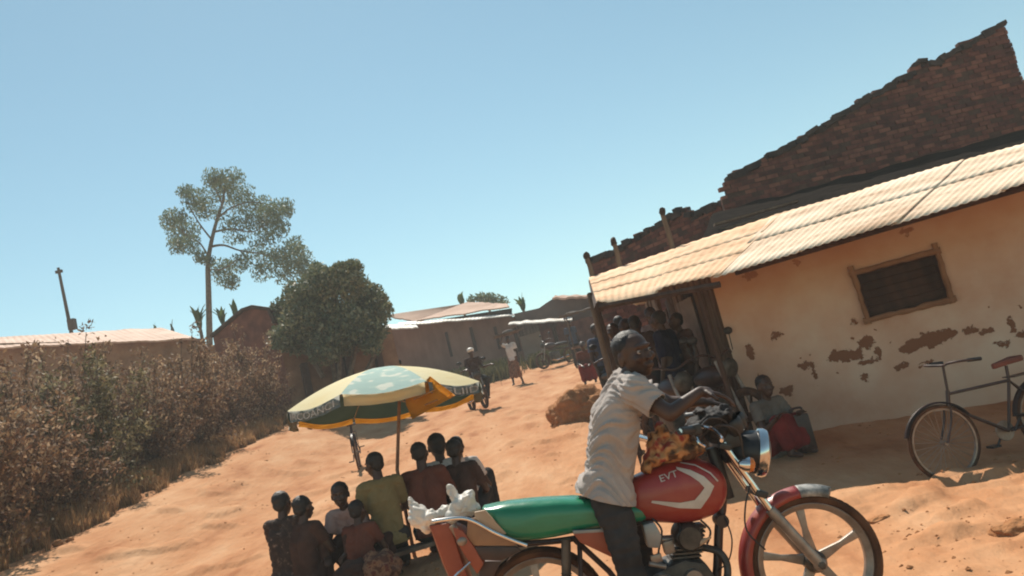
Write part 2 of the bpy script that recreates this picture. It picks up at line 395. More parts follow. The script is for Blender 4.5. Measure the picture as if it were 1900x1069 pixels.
for i in range(NX):
    for j in range(NZ):
        q = [grid.get(k) for k in ((i, j), (i + 1, j), (i + 1, j + 1), (i, j + 1))]
        if all(q): bm.faces.new(q)
# thickness behind, and the side wall that runs back
bmesh.ops.recalc_face_normals(bm, faces=bm.faces)
def quad(bm, ps, wp=None):
    vs = [bm.verts.new(p) for p in ps]; f = bm.faces.new(vs)
    return vs
e0 = [grid[0, j].co.copy() for j in range(NZ + 1)]
for j in range(NZ):
    vs = [bm.verts.new(e0[j]), bm.verts.new(e0[j + 1]), bm.verts.new(e0[j + 1] - WA.n * .32), bm.verts.new(e0[j] - WA.n * .32)]
    for v in vs: v[lay] = (0, v.co.z, 0)
    bm.faces.new(vs)
obj('wall', bm, Mpl, hA, smooth_='all')
bm = BM(); WA.slab(bm, .01, LA, Z0, TE, -.33, -.12 if 0 else -.30); WA.slab(bm, LA - .3, LA, Z0, TE, -3, -.34)
obj('inner_wall', bm, M_['mud'], hA, smooth_=False)
# window : reveal, frame, planked shutter
win = BM()
r_ = .035
def wav(a, b, z_or_t, horizontal, n=14):
    pts = []
    for i in range(n + 1):
        t = a + (b - a) * i / n; k = .012 * noise.noise(V((t * 5, z_or_t * 3, 1)))
        pts.append(WA.p(t, z_or_t + k, .02) if horizontal else WA.p(z_or_t + k, t, .02))
    return pts
for a, b, c, h in ((WT0 - .05, WT1 + .05, WZ1 + .01, 1), (WT0 - .05, WT1 + .05, WZ0 - .01, 1), (WZ0 - .05, WZ1 + .09, WT0 - .01, 0), (WZ0 - .05, WZ1 + .09, WT1 + .01, 0)):
    tube(win, wav(a, b, c, h), [.030 + .014 * noise.noise(V((i * .7, c, 2))) for i in range(15)], 8)
WA.slab(win, WT0 - .02, WT1 + .02, WZ0 - .03, WZ0 + .0, -.2, 0); WA.slab(win, WT0 - .02, WT1 + .02, WZ1, WZ1 + .03, -.2, 0)
WA.slab(win, WT0 - .03, WT0, WZ0, WZ1, -.2, -.002); WA.slab(win, WT1, WT1 + .03, WZ0, WZ1, -.2, -.002)
wo = obj('window', win, M_['mud'], hA)
bm = BM(); fr = .035
WA.slab(bm, WT0, WT1, WZ0, WZ0 + fr, -.10, -.05); WA.slab(bm, WT0, WT1, WZ1 - fr, WZ1, -.10, -.05)
WA.slab(bm, WT0, WT0 + fr, WZ0 + fr, WZ1 - fr, -.10, -.05); WA.slab(bm, WT1 - fr, WT1, WZ0 + fr, WZ1 - fr, -.10, -.05)
obj('frame', bm, M_['dwood'], wo, smooth_=False)
bm = BM(); n = 5; ww = (WZ1 - WZ0 - 2 * fr) / n
for i in range(n): WA.slab(bm, WT0 + fr, WT1 - fr, WZ0 + fr + i * ww + .003, WZ0 + fr + (i + 1) * ww - .003, -.115, -.085 + random.uniform(-.004, .004))
obj('shutter', bm, M_['dwood'], wo, smooth_=False)

def tinroof(E0, E1, R0, R1, rows, period, amp, name, m, parent, jag=0, sheetw=.80, seed=0, over=.10, droop=0, step=.014):
    """corrugated sheets in overlapping rows from eave line E0-E1 up to ridge line R0-R1 (corrugations run up the slope)"""
    rnd = random.Random(seed); bm = BM(); E0, E1, R0, R1 = map(V, (E0, E1, R0, R1))
    L = (E1 - E0).length; ns = max(1, round(L / sheetw)); nrm = (E1 - E0).cross(R0 - E0).normalized()
    if nrm.z < 0: nrm = -nrm
    for r in range(rows):
        for s in range(ns):
            a0, a1 = s / ns - .03 / ns, (s + 1) / ns + .03 / ns
            j0 = rnd.uniform(-jag, jag) if r == 0 else rnd.uniform(-.3, .3) * jag
            b0 = r / rows - (over / rows if r else 0); b1 = (r + 1) / rows + .02 / rows
            lift = .010 * (s % 2) + .018 * 0; tilt = rnd.uniform(-.003, .004)
            k = max(6, int((a1 - a0) * L / period * 8)); rows_v = []
            nb = 5
            for ib in range(nb + 1):
                q = ib / nb; ring = []
                for ia in range(k + 1):
                    a = a0 + (a1 - a0) * ia / k; b = b0 + (b1 - b0) * q
                    P = E0.lerp(E1, a).lerp(R0.lerp(R1, a), b)
                    down = (E0.lerp(E1, a) - R0.lerp(R1, a)).normalized()
                    if ib == 0: P += down * j0
                    h = amp * cos(a * L / period * 2 * pi) + lift + (1 - q) * (step + tilt) + .012 * noise.noise(V((a * L * .9, b * 3, seed)))
                    if droop and ib == 0 and r == 0: h -= droop * max(0, noise.noise(V((a * L * 1.3, 3, seed))))
                    ring.append(bm.verts.new(P + nrm * h))
                rows_v.append(ring)
            for ib in range(nb):
                for ia in range(k): bm.faces.new((rows_v[ib][ia], rows_v[ib][ia + 1], rows_v[ib + 1][ia + 1], rows_v[ib + 1][ia]))
    bm.normal_update()
    g_ = bmesh.ops.solidify(bm, geom=bm.faces[:], thickness=.003)
    return obj(name, bm, m, parent, smooth_='all')
E0 = at(1325, 517, 7.9)
R0 = at(1440, 398, 11.2); R1 = V((8.6, 10.1, 3.02))
E1 = at(1900, 345, 6.55); E1 = E1 + (E1 - E0) * .25
roofA = tinroof(E0, E1, R0, R1, 2, .076, .0045, 'roof', M_['roofA'], hA, jag=.012, seed=3, sheetw=.95, step=.006)
bm = BM()
for k_ in (.35, 1.2, 2.1): tube(bm, [E0.lerp(R0, k_ / 3) - V((0, 0, .07)) + V((.1, 0, 0)), E1.lerp(R1, k_ / 3) - V((0, 0, .07))], .035, 6)
obj('purlin', bm, M_['dwood'], hA)

# ------------------------------------------------------------------ shop row that runs back up the road
hB = thing('shop_row', (1.9, 11.5, .4), 'dim shopfront of grey plank walling under a dusty orange tin roof with broken rows', 'shop')
K = V((2.24, 9.45, 0)); WB = Wall((1.93, 12.4), (K.x, K.y))
bm = BM()
L_ = WB.L; t = 0; rnd = random.Random(5)
while t < L_ - .05:
    wd = rnd.uniform(.09, .17); z1 = 2.30 + .42 * (1 - t / L_)
    if not (.6 < t < 1.1 or 1.7 < t < 2.3): WB.slab(bm, t, min(t + wd - .012, L_), 0, z1 + rnd.uniform(-.05, .0), -.04 + rnd.uniform(-.01, .01), rnd.uniform(-.012, .012))
    else: WB.slab(bm, t, min(t + wd - .01, L_), 2.05 + .45 * (1 - t / L_), z1, -.04, 0)
    t += wd
obj('plank_wall', bm, M_['wood'], hB, smooth_=False)
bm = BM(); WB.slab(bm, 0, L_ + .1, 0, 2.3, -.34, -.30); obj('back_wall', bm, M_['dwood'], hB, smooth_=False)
for a, b in ((.57, 1.13), (1.66, 2.36)):
    bm = BM(); rws = []
    for i in range(25):
        q = i / 24; rws.append([bm.verts.new(WB.p(a + (b - a) * q, z, .03 + .025 * sin(q * 26) + .01 * noise.noise(V((q * 5, z, 0))))) for z in (.25, .9, 1.6, 2.1)])
    for i in range(24):
        for j in range(3): bm.faces.new((rws[i][j], rws[i + 1][j], rws[i + 1][j + 1], rws[i][j + 1]))
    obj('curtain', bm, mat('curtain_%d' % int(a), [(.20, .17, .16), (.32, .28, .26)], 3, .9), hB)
for px, py, Y_ in ((1106, 562, 8.75), (1292, 530, 8.3)):
    bm = BM(); p = at(px, py, Y_); tube(bm, [(p.x + .05, p.y - .05, 0), (p.x + .02, p.y, 1.2), (p.x, p.y, p.z - .02)], [.032, .028, .026], 8)
    obj('post', bm, M_['dwood'], hB)
EB0 = at(1110, 560, 8.6); EB1 = at(1332, 515, 7.89); RB0 = at(1097, 514, 12.7); RB1 = at(1445, 398, 11.18)
rb = tinroof(EB0, EB1, RB0, RB1, 3, .076, .0045, 'roof', M_['roofB'], hB, jag=.04, sheetw=.8, seed=9, over=.14, droop=.12, step=.005)
bm = BM(); a = EB0 + V((.0, 0, -.06)); b = RB0 + V((0, 0, -.06)); tube(bm, [a, b], .06, 6)
a2 = EB1 - V((0, 0, .07)); tube(bm, [a, a2], .035, 6); obj('roof_beam', bm, M_['dwood'], hB)

# ------------------------------------------------------------------ ruined brick gable wall behind the roofs
def brickwall(name, fn_top, wall, t0, t1, zbase, label, cat, capm=True, bl=.23, bh=.085, seed=1, edge=None):
    rnd = random.Random(seed); root = thing(name, wall.p((t0 + t1) / 2, zbase), label, cat)
    bm = BM(); z = zbase; row = 0
    while True:
        any_ = False; t = t0 - (bl / 2 if row % 2 else 0)
        lim = t1 if edge is None else min(t1, edge(z))
        while t < lim:
            tm = t + bl / 2; top = fn_top(min(tm, lim))
            if z + bh * .6 < top + rnd.uniform(-.05, .03) and t + bl > t0:
                q = rnd.uniform(-.012, .014); vs0 = len(bm.verts)
                v = [bm.verts.new(wall.p(min(max(x, t0), lim) + rnd.uniform(-.004, .004), y + rnd.uniform(-.004, .004), d)) for x in (t + .008, t + bl - .008) for y in (z + .007, z + bh - .007) for d in (-.12, q)]
                for f in ((0, 1, 3, 2), (4, 6, 7, 5), (0, 4, 5, 1), (2, 3, 7, 6), (0, 2, 6, 4), (1, 5, 7, 3)): bm.faces.new([v[i] for i in f])
                any_ = True
            t += bl
        z += bh; row += 1
        if not any_ or row > 200: break
    bmesh.ops.recalc_face_normals(bm, faces=bm.faces)
    obj('bricks', bm, M_['brick'], root, smooth_=False)
    bm = BM(); n = 60; fr, bk = [], []
    pts = [(t0 + (t1 - t0) * i / n) for i in range(n + 1)]
    for i in range(n):
        ta, tb = pts[i], pts[i + 1]; h = min(fn_top(ta), fn_top(tb)) - .05
        if edge is not None:
            while h > zbase and edge(h) < tb + .06: h -= .05
        if h > zbase: wall.slab(bm, ta, tb, zbase, h, -.10, -.008)
    obj('mortar', bm, M_['mortar'], root, smooth_=False)
    return root
WG = Wall((4.15, 15.05), (11.2, 15.0))
tops = [WG.hit(*q) for q in ((1338, 366), (1350, 325), (1480, 258), (1600, 185), (1695, 128), (1705, 108), (1735, 112), (1800, 72), (1862, 38), (1882, 92), (1900, 150))]
def topG(t):
    if t < tops[0][0]: return tops[0][1]
    for (a, za), (b, zb) in zip(tops, tops[1:]):
        if a <= t <= b: return za + (zb - za) * (t - a) / max(1e-6, b - a)
    return tops[8][1]
tE = tops[-1][0] + .9
brk = brickwall('ruined_brick_wall', topG, WG, tops[0][0], tE, 2.4, 'dark ruined red brick gable wall rising to a peak behind the pale tin roof', 'wall', edge=lambda z: tops[8][0] + (z - tops[8][1]) * (tops[10][0] - tops[8][0]) / (tops[10][1] - tops[8][1]) + .04 * noise.noise(V((z * 3, 0, 0))))
def rubble_cap(root, wall, pts, seed):
    """loose weathered brick ends and mud along the broken top"""
    rnd = random.Random(seed); bm = BM()
    for (a, za), (b, zb) in zip(pts, pts[1:]):
        n = max(1, int((b - a) / .085)); sl = atan2(zb - za, b - a)
        for i in range(n):
            q = (i + rnd.random()) / n; t_ = a + (b - a) * q; z = za + (zb - za) * q
            up = V((0, 0, 1)); M0 = Matrix((wall.u, -wall.n, up)).transposed()
            R_ = M0 @ Euler((rnd.uniform(-.2, .2), -rnd.uniform(.2, 1.1) * sl, rnd.uniform(-.3, .3))).to_matrix()
            box(bm, wall.p(t_, z - rnd.uniform(.03, .09), rnd.uniform(-.09, .01)), (rnd.uniform(.12, .27), rnd.uniform(.1, .2), rnd.uniform(.07, .13)), R_)
    displace(bm, .012, 9, seed)
    obj('coping', bm, MCOP, root, smooth_=False)
MCOP = mat('weathered_coping', [(.022, .022, .024), (.06, .045, .04)], 4, .95, bump=.02, bscale=14, spec=.1)
rubble_cap(brk, WG, tops[1:9], 3)
WH = Wall((1.95, 18.2), (4.45, 15.3))
topsH = [WH.hit(*q) for q in ((1090, 482), (1140, 462), (1190, 430), (1252, 395), (1262, 383), (1283, 398), (1340, 368))]
def topH(t):
    for (a, za), (b, zb) in zip(topsH, topsH[1:]):
        if t <= b: return za + (zb - za) * (t - a) / max(1e-6, b - a)
    return topsH[-1][1]
brk2 = brickwall('broken_brick_wall', topH, WH, topsH[0][0], topsH[-1][0] - .02, 2.2, 'low dark broken brick wall behind the dusty roof, left of the tall gable', 'wall', seed=4)
rubble_cap(brk2, WH, topsH, 6)
# weathered roof timbers that stick up through the edge of the wall
for i, (x0, y0, x1, y1, Y, lab) in enumerate([(1228, 394, 1252, 476, 12.1, 'grey post with round top standing on the roof edge, nearest the tall gable'), (1139, 449, 1151, 499, 12.5, 'short stout post on the roof edge, middle of the three'), (1088, 476, 1100, 516, 12.8, 'stubby post at the far left end of the dusty roof')]):
    a = at(x1, y1, Y); b = at(x0, y0, Y); r = thing('roof_post', a, lab, 'post', 'posts along the edge of the dusty roof')
    bm = BM(); tube(bm, [a, a.lerp(b, .5) + V((.01, 0, 0)), b], [.045, .04, .035], 8); obj('shaft', bm, M_['wood'], r)
    bm = BM(); ball(bm, b, (.052, .052, .07), 10); displace(bm, .03, 14, i); obj('knob', bm, M_['dwood'], r)
# loose planks lying in the gutter between wall and roof
for i, (x0, y0, x1, y1, lab) in enumerate([(1325, 418, 1480, 374, 'upper pale plank lying behind the roof edge'), (1330, 430, 1462, 393, 'lower pale plank lying behind the roof edge')]):
    a = at(x0, y0, 12.6); b = at(x1, y1, 12.4); bm = BM(); d = (b - a); x = d.normalized(); rot = Matrix((x, V((0, 1, 0)), x.cross(V((0, 1, 0))))).transposed()
    box(bm, (a + b) / 2, (d.length, .12, .035), rot); displace(bm, .005, 3); tag(obj('loose_plank', bm, M_['wood'], smooth_=False), lab, 'plank')
# dark lower lean-to roof between the brick gable and the tin roof
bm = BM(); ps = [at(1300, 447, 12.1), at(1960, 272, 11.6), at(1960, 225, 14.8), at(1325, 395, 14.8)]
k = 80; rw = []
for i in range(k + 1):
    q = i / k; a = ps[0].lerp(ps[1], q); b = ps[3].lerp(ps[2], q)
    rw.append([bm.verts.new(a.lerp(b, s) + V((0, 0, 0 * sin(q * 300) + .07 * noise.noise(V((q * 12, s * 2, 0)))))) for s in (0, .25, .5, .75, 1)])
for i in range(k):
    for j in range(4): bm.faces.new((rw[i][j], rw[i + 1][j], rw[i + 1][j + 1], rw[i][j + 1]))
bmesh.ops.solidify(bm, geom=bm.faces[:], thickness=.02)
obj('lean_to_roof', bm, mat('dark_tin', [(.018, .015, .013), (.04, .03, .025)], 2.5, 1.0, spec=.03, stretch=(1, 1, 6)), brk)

# ------------------------------------------------------------------ far houses up the hill
def slabroof(parent, pts, th, m, name='roof', corr=0):
    bm = BM(); P = [V(p) for p in pts]; k = 60; rw = []
    for i in range(k + 1):
        q = i / k; a = P[0].lerp(P[1], q); b = P[3].lerp(P[2], q)
        rw.append([bm.verts.new(a.lerp(b, s) + V((0, 0, .012 * (i % 2) + .05 * noise.noise(V((q * 9, s * 4, P[0].x)))))) for s in (0, .5, 1)])
    for i in range(k):
        for j in range(2): bm.faces.new((rw[i][j], rw[i + 1][j], rw[i + 1][j + 1], rw[i][j + 1]))
    bmesh.ops.recalc_face_normals(bm, faces=bm.faces)
    bmesh.ops.solidify(bm, geom=bm.faces[:], thickness=th)
    return obj(name, bm, m, parent, smooth_=False)
def opening(parent, wall, px0, py0, px1, py1, name, m, dep=.06, sub=None):
    """door or window placed on a wall by two opposite corners"""
    t0, z1 = wall.hit(px0, py0); t1, z0 = wall.hit(px1, py1); z0, z1 = min(z0, z1), max(z0, z1)
    bm = BM(); wall.slab(bm, t0 - .07, t1 + .07, z1, z1 + .09, 0, dep); wall.slab(bm, t0 - .07, t0, z0, z1, 0, dep); wall.slab(bm, t1, t1 + .07, z0, z1, 0, dep)
    o = obj(name, bm, M_['dwood'], parent, smooth_=False)
    bm = BM(); wall.slab(bm, t0, t1, z0, z1, 0, .02)
    obj(sub or 'panel', bm, m, o, smooth_=False); return o
def wallmesh(parent, wall, t0, t1, z0, z1f, m, th=.3, name='wall'):
    bm = BM(); n = 40
    for i in range(n):
        a = t0 + (t1 - t0) * i / n; b = t0 + (t1 - t0) * (i + 1) / n
        fa, fb = z1f(a), z1f(b); vs = []
        for t, zt in ((a, fa), (b, fb)):
            for z in (z0, zt):
                for d in (-th, .0): vs.append(bm.verts.new(wall.p(t, z, d)))
        for f in ((0, 1, 3, 2), (4, 6, 7, 5), (2, 3, 7, 6), (1, 5, 7, 3), (0, 2, 6, 4)): bm.faces.new([vs[q] for q in f])
    bmesh.ops.remove_doubles(bm, verts=bm.verts, dist=1e-5); bmesh.ops.recalc_face_normals(bm, faces=bm.faces)
    return obj(name, bm, m, parent, smooth_=False)
# E : long mauve mud house with the wide pinkish roof
WE = Wall((-6.9, 37.6), (-.15, 37.0))
hE = thing('mud_house', (-3.5, 38, 3.2), 'long mauve mud house with a wide pinkish tin roof at the top of the road', 'house')
def lineZ(wall, pa, pb):
    (ta, za), (tb, zb) = wall.hit(*pa), wall.hit(*pb)
    return lambda t: za + (zb - za) * (t - ta) / (tb - ta)
fE = lineZ(WE, (720, 606), (950, 588))
wallmesh(hE, WE, 0, WE.L, 2.4, lambda t: fE(t), M_['mud2'])
slabroof(hE, [at(713, 585, 39.5), at(776, 597, 37.4), at(868, 563, 42), at(868, 563, 42)], .06, M_['roofF'])
slabroof(hE, [at(774, 597, 37.3), at(945, 571, 37.0), at(940, 566, 39.5), at(868, 562, 42)], .06, M_['roofF'])
bm = BM()
a, b, c_ = at(776, 599, 37.5), at(950, 572, 37.1), at(950, 589, 37.1); d_ = at(774, 603, 37.5)
e_ = at(713, 588, 39.4); vs = [bm.verts.new(p) for p in (a, b, c_, d_)]; bm.faces.new(vs); bmesh.ops.solidify(bm, geom=bm.faces[:], thickness=.1)
obj('gable_board', bm, M_['dwood'], hE, smooth_=False)
slabroof(hE, [at(740, 606, 36.6), at(955, 587, 36.2), at(955, 584, 37.2), at(740, 601, 37.4)], .05, M_['white_tin'], 'verandah_roof')
slabroof(hE, [at(702, 613, 35.6), at(776, 610, 35.4), at(770, 603, 37), at(706, 605, 37)], .05, M_['white_tin'], 'porch_roof')
for q in ((874, 611, 884, 652), (829, 620, 838, 662), (919, 610, 928, 648)): opening(hE, WE, *q, 'door', M_['dwood'])
# F : house with stepped dark gable, beige and red walls
WF = Wall((-.2, 36.4), (3.4, 34.5))
hF = thing('brick_house', (1.6, 36, 2.8), 'dark stepped gable house with beige and red brick walls, behind the woman with the load', 'house')
tF = [WF.hit(*q) for q in ((950, 583), (1000, 572), (1014, 562), (1030, 552), (1110, 548))]
def topF(t):
    for (a, za), (b, zb) in zip(tF, tF[1:]):
        if t <= b: return za + (zb - za) * (t - a) / (b - a)
    return tF[-1][1]
mF = mat('dusk_mud', [(.085, .06, .055), (.14, .10, .085)], 1, .95, spec=.1)
t1000, _ = WF.hit(1003, 620); fF = lineZ(WF, (945, 600), (1065, 590))
wallmesh(hF, WF, 0, t1000, 2.0, fF, mat('beige_mud', [(.26, .19, .15), (.34, .26, .20)], 1, .95, spec=.1))
wallmesh(hF, WF, t1000, WF.L + 1.0, 2.0, fF, M_['brickR'], name='brick_wall')
WF2 = Wall((WF.a.x, WF.a.y + .8), (WF.a.x + WF.u.x * 3, WF.a.y + .8 + WF.u.y * 3))
wallmesh(hF, WF, 0, WF.L + 1.2, 4.2, lambda t: topF(t), mF, th=-.0 if 0 else .9, name='gable')
slabroof(hF, [at(943, 602, 35.2), at(1062, 594, 33.2), at(1062, 589, 34.4), at(948, 597, 36.3)], .05, M_['white_tin'], 'verandah_roof')
slabroof(hF, [at(1024, 553, 34.9), at(1112, 549, 33), at(1112, 546, 37), at(1030, 549, 37)], .08, M_['roofF'])
opening(hF, WF, 1026, 605, 1036, 640, 'door', M_['dwood'])
opening(hF, WF, 955, 612, 966, 652, 'door', M_['dwood'])
# C : dark red brick house with gable, left of the bush;  D : long brown wall behind the bush
WC = Wall((-10.4, 27.0), (-7.75, 25.6))
hC = thing('gabled_brick_house', (-9.2, 27, 3), 'dark red brick house with a plain gable between hedge and round bush', 'house')
tC = [WC.hit(*q) for q in ((395, 625), (452, 577), (470, 571), (500, 575), (512, 600))]
def topC(t):
    if t <= tC[0][0]: return tC[0][1]
    for (a, za), (b, zb) in zip(tC, tC[1:]):
        if t <= b: return za + (zb - za) * (t - a) / (b - a)
    return tC[-1][1]
wallmesh(hC, WC, tC[0][0], tC[-1][0], 1.8, topC, M_['brickR'], th=2.5)
bm = BM(); tube(bm, [WC.p(a, z + .03, .05) for a, z in tC], .07, 6); obj('roof_edge', bm, M_['dwood'], hC)
WD = Wall((WC.p(tC[-1][0], 0).x, WC.p(tC[-1][0], 0).y), (-4.3, 27.2))
hD = thing('adobe_wall', (-6, 26.4, 2.2), 'long reddish brown mud wall with buttresses behind the parasol', 'wall')
fD = lineZ(WD, (512, 640), (705, 640))
wallmesh(hD, WD, 0, WD.L, 1.8, lambda t: fD(t) + .6 + .08 * noise.noise(V((t * 3, 0, 0))), M_['mud'])
for k in (.12, .42, .5, .78):
    bm = BM(); WD.slab(bm, WD.L * k, WD.L * k + .22, 1.8, 4.2, .001, .28); obj('buttress', bm, M_['mortar'], hD, smooth_=False, bevel=.02)
# L : long tin roofed house behind the hedge
WL = Wall((-20.5, 28.6), (-10.9, 27.6))
hL = thing('hedge_house', (-15.5, 29.5, 3.5), 'low mud house with a long pinkish tin roof half hidden behind the hedge', 'house')
fL = lineZ(WL, (0, 648), (360, 640))
wallmesh(hL, WL, 0, WL.L, 2, lambda t: fL(t) + .22, M_['mud'])
slabroof(hL, [at(-60, 650, 27.6), at(365, 631, 27.2), at(300, 611, 31), at(-60, 632, 32)], .06, M_['roofF'])
WQ = Wall((-11.6, 27.35), (-8.6, 26.9))
hQ = thing('yard_wall', (-10.2, 27.1, 3), 'low mud yard wall between the hedge house and the dark brick gable', 'wall')
wallmesh(hQ, WQ, 0, WQ.L, 1.5, lambda t: 5.72 + .05 * noise.noise(V((t * 3, 1, 0))), M_['mud'])
# leaning electricity pole
a, b = at(137, 640, 40), at(108, 497, 40)
hp = thing('power_pole', a, 'thin leaning power pole on the skyline at the left', 'pole')
bm = BM(); tube(bm, [a - V((0, 0, 3)), a, b], [.11, .10, .07], 8); obj('shaft', bm, M_['dwood'], hp)
bm = BM(); q = a.lerp(b, .78); box(bm, a.lerp(b, .95), (.34, .12, .14)); obj('cross_arm', bm, M_['dwood'], hp)
bm = BM(); box(bm, a.lerp(b, .25) + V((.18, -.1, 0)), (.35, .3, .55)); obj('transformer_box', bm, M_['dwood'], hp, smooth_=False, bevel=.02)
# ------------------------------------------------------------------ vegetation
def leaves(clumps, size, aspect, seed, parent, name, m, droop=.3, root=None):
    """clumps: (centre, (rx,ry,rz), count): many small leaf faces spread through each clump's volume"""
    rg = np.random.default_rng(seed); Vv = []
    off = ROOTLOC[rootof(parent).name] if parent is not None else V((0, 0, 0))
    for c, r, n in clumps:
        d = rg.normal(size=(n, 3)); d /= np.linalg.norm(d, axis=1)[:, None]; rad = rg.random(n) ** .45
        p = np.array(c) + d * np.array(r) * rad[:, None]
        a = rg.normal(size=(n, 3)); a[:, 2] -= droop; a /= np.linalg.norm(a, axis=1)[:, None]
        b = np.cross(a, rg.normal(size=(n, 3))); b /= np.linalg.norm(b, axis=1)[:, None]
        s = size * (.6 + .8 * rg.random(n))[:, None]; L = a * s; W = b * s * aspect
        q = np.stack([p - L, p + W, p + L, p - W], 1); Vv.append(q.reshape(-1, 3))
    A = np.concatenate(Vv) - np.array(off); n = len(A) // 4
    me = bpy.data.meshes.new(name); me.vertices.add(len(A)); me.vertices.foreach_set('co', A.ravel())
    me.loops.add(4 * n); me.loops.foreach_set('vertex_index', np.arange(4 * n)); me.polygons.add(n)
    me.polygons.foreach_set('loop_start', np.arange(0, 4 * n, 4)); me.update(calc_edges=True); me.materials.append(m)
    o = bpy.data.objects.new(name, me); COL.objects.link(o)
    if parent is not None: o.parent = parent
    return o
# tall thin tree
Y = 38
base = at(390, 740, Y); tr = thing('tall_tree', base, 'tall thin airy tree standing alone on the skyline with open grey green foliage', 'tree')
bm = BM()
trunk = spline([at(*q, Y) for q in ((390, 740), (389, 640), (387, 540), (386, 490), (392, 450), (402, 410), (412, 380), (418, 345))], 5)
tube(bm, trunk, [.17 - .13 * i / (len(trunk) - 1) for i in range(len(trunk))], 9)
for pts, r in ((((390, 458), (415, 455), (445, 465), (480, 470), (530, 480)), .07), (((398, 430), (430, 425), (470, 430), (500, 410)), .06), (((404, 405), (430, 385), (470, 375), (520, 385)), .05),
               (((388, 478), (370, 450), (350, 440), (330, 420)), .05), (((393, 445), (370, 415), (350, 380), (345, 360)), .05), (((412, 380), (400, 350), (388, 330)), .04), (((387, 500), (410, 500), (430, 490), (440, 480)), .04), (((386, 495), (376, 480), (372, 470)), .03), (((445, 465), (470, 490), (500, 500)), .03)):
    dy = random.uniform(-1, 1); P = spline([at(x, y, Y + dy * i * .4) for i, (x, y) in enumerate(pts)], 4); tube(bm, P, [r * (1 - .75 * i / (len(P) - 1)) for i in range(len(P))], 6)
obj('trunk', bm, M_['bark'], tr)
cl = []; k = 38 / 1500.
for (x, y, rx, ry, n) in ((395, 330, 16, 14, 170), (425, 332, 22, 16, 260), (412, 352, 30, 18, 330), (440, 372, 26, 18, 260), (345, 355, 14, 10, 120), (360, 372, 18, 18, 220), (378, 388, 16, 18, 200), (322, 408, 18, 16, 260), (340, 430, 24, 22, 380), (330, 455, 14, 14, 150), (355, 455, 14, 14, 130), (372, 478, 11, 10, 90), (388, 484, 9, 8, 70),
                          (480, 385, 26, 16, 300), (510, 395, 24, 18, 330), (530, 385, 14, 14, 160), (495, 415, 26, 16, 280), (455, 410, 26, 14, 200), (440, 440, 20, 10, 110), (425, 415, 16, 12, 90), (490, 445, 22, 12, 150), (520, 425, 14, 14, 120), (415, 505, 20, 20, 280), (430, 525, 12, 10, 110), (445, 488, 14, 14, 140), (500, 480, 26, 16, 220), (485, 505, 16, 14, 120), (535, 475, 26, 20, 320), (555, 485, 22, 22, 300), (548, 455, 14, 14, 140), (530, 505, 22, 16, 200), (570, 505, 14, 18, 160), (470, 470, 20, 10, 90), (455, 355, 16, 10, 60), (405, 395, 12, 14, 60)):
    cl.append((at(x, y, Y + random.uniform(-1.2, 1.2)), (rx * k * 1.5, rx * k * 1.1, ry * k * 1.45), int(n * 2.4)))
leaves(cl, .085, .36, 1, tr, 'crown', M_['leaf'], droop=1.2)
# round dense bush-tree
Y = 25.4; k = Y / 1500.
base = at(622, 700, Y); base.z = gnd(base.x, base.y); tr = thing('round_tree', base, 'dense round dusty green tree in front of the brown mud wall', 'tree')
bm = BM()
for pts in (((625, 730), (618, 680), (600, 620), (570, 560)), ((628, 730), (630, 670), (625, 610), (620, 540)), ((640, 730), (655, 670), (665, 620), (670, 570)), ((660, 720), (690, 670), (700, 630), (690, 600)), ((600, 700), (570, 650), (545, 610), (530, 590))):
    P = spline([at(x, y, Y + i * random.uniform(-.15, .2)) for i, (x, y) in enumerate(pts)], 4); tube(bm, P, [.09 * (1 - .6 * i / len(P)) for i in range(len(P))], 7)
obj('trunk', bm, M_['bark'], tr)
cl = []; rnd = random.Random(2)
for (x, y, r) in ((545, 585, 40), (560, 550, 42), (600, 530, 38), (640, 525, 38), (675, 545, 36), (695, 580, 32), (690, 615, 30), (655, 600, 48), (610, 590, 55), (570, 620, 45), (530, 620, 32), (610, 640, 42), (650, 640, 36), (690, 640, 22), (520, 575, 24), (590, 505, 18), (655, 500, 18), (705, 555, 14), (628, 498, 16), (720, 570, 8)):
    for s in range(3):
        cl.append((at(x + rnd.uniform(-.3, .3) * r, y + rnd.uniform(-.3, .3) * r, Y + rnd.uniform(-1.2, 1.2)), (r * k * .95, r * k * .8, r * k * .82), int(r * r * .55)))
leaves(cl, .075, .45, 2, tr, 'crown', M_['leaf2'])

# banana-like plants and skyline weeds
def blades(name, px, py, Y, n, h, spread, label, cat, m, seed, group=None, w=.12):
    rnd = random.Random(seed); b = at(px, py, Y); root = thing(name, b, label, cat, group); bm = BM()
    for i in range(n):
        a = rnd.uniform(0, 2 * pi); s = rnd.uniform(.2, 1) * spread; hh = h * rnd.uniform(.55, 1); pts = []
        ww = w * rnd.uniform(.7, 1.3); P = [b + V((cos(a) * s * q * q * hh, sin(a) * s * q * q * hh, hh * (q - .35 * s * q ** 3))) for q in [j / 7 for j in range(8)]]
        sd = V((-sin(a), cos(a), 0)); prev = None
        for j, p in enumerate(P):
            wd = ww * sin(pi * min(1, .12 + .88 * j / 7)) * (1 if j < 7 else .1); v = (bm.verts.new(p - sd * wd), bm.verts.new(p + V((0, 0, -.04))), bm.verts.new(p + sd * wd))
            if prev:
                bm.faces.new((prev[0], prev[1], v[1], v[0])); bm.faces.new((prev[1], prev[2], v[2], v[1]))
            prev = v
    obj('leaves', bm, m, root)
    bm = BM(); tube(bm, [b - V((0, 0, 1.8)), b, b + V((0, 0, h * .3))], [.08, .07, .03], 7); obj('stem', bm, M_['bark'], root)
G1 = 'broad leaved plants on the skyline'
blades('banana_plant', 372, 612, 33, 12, 1.2, .5, 'spiky green plant at the foot of the tall tree, its left side', 'plant', M_['leaf3'], 1, G1)
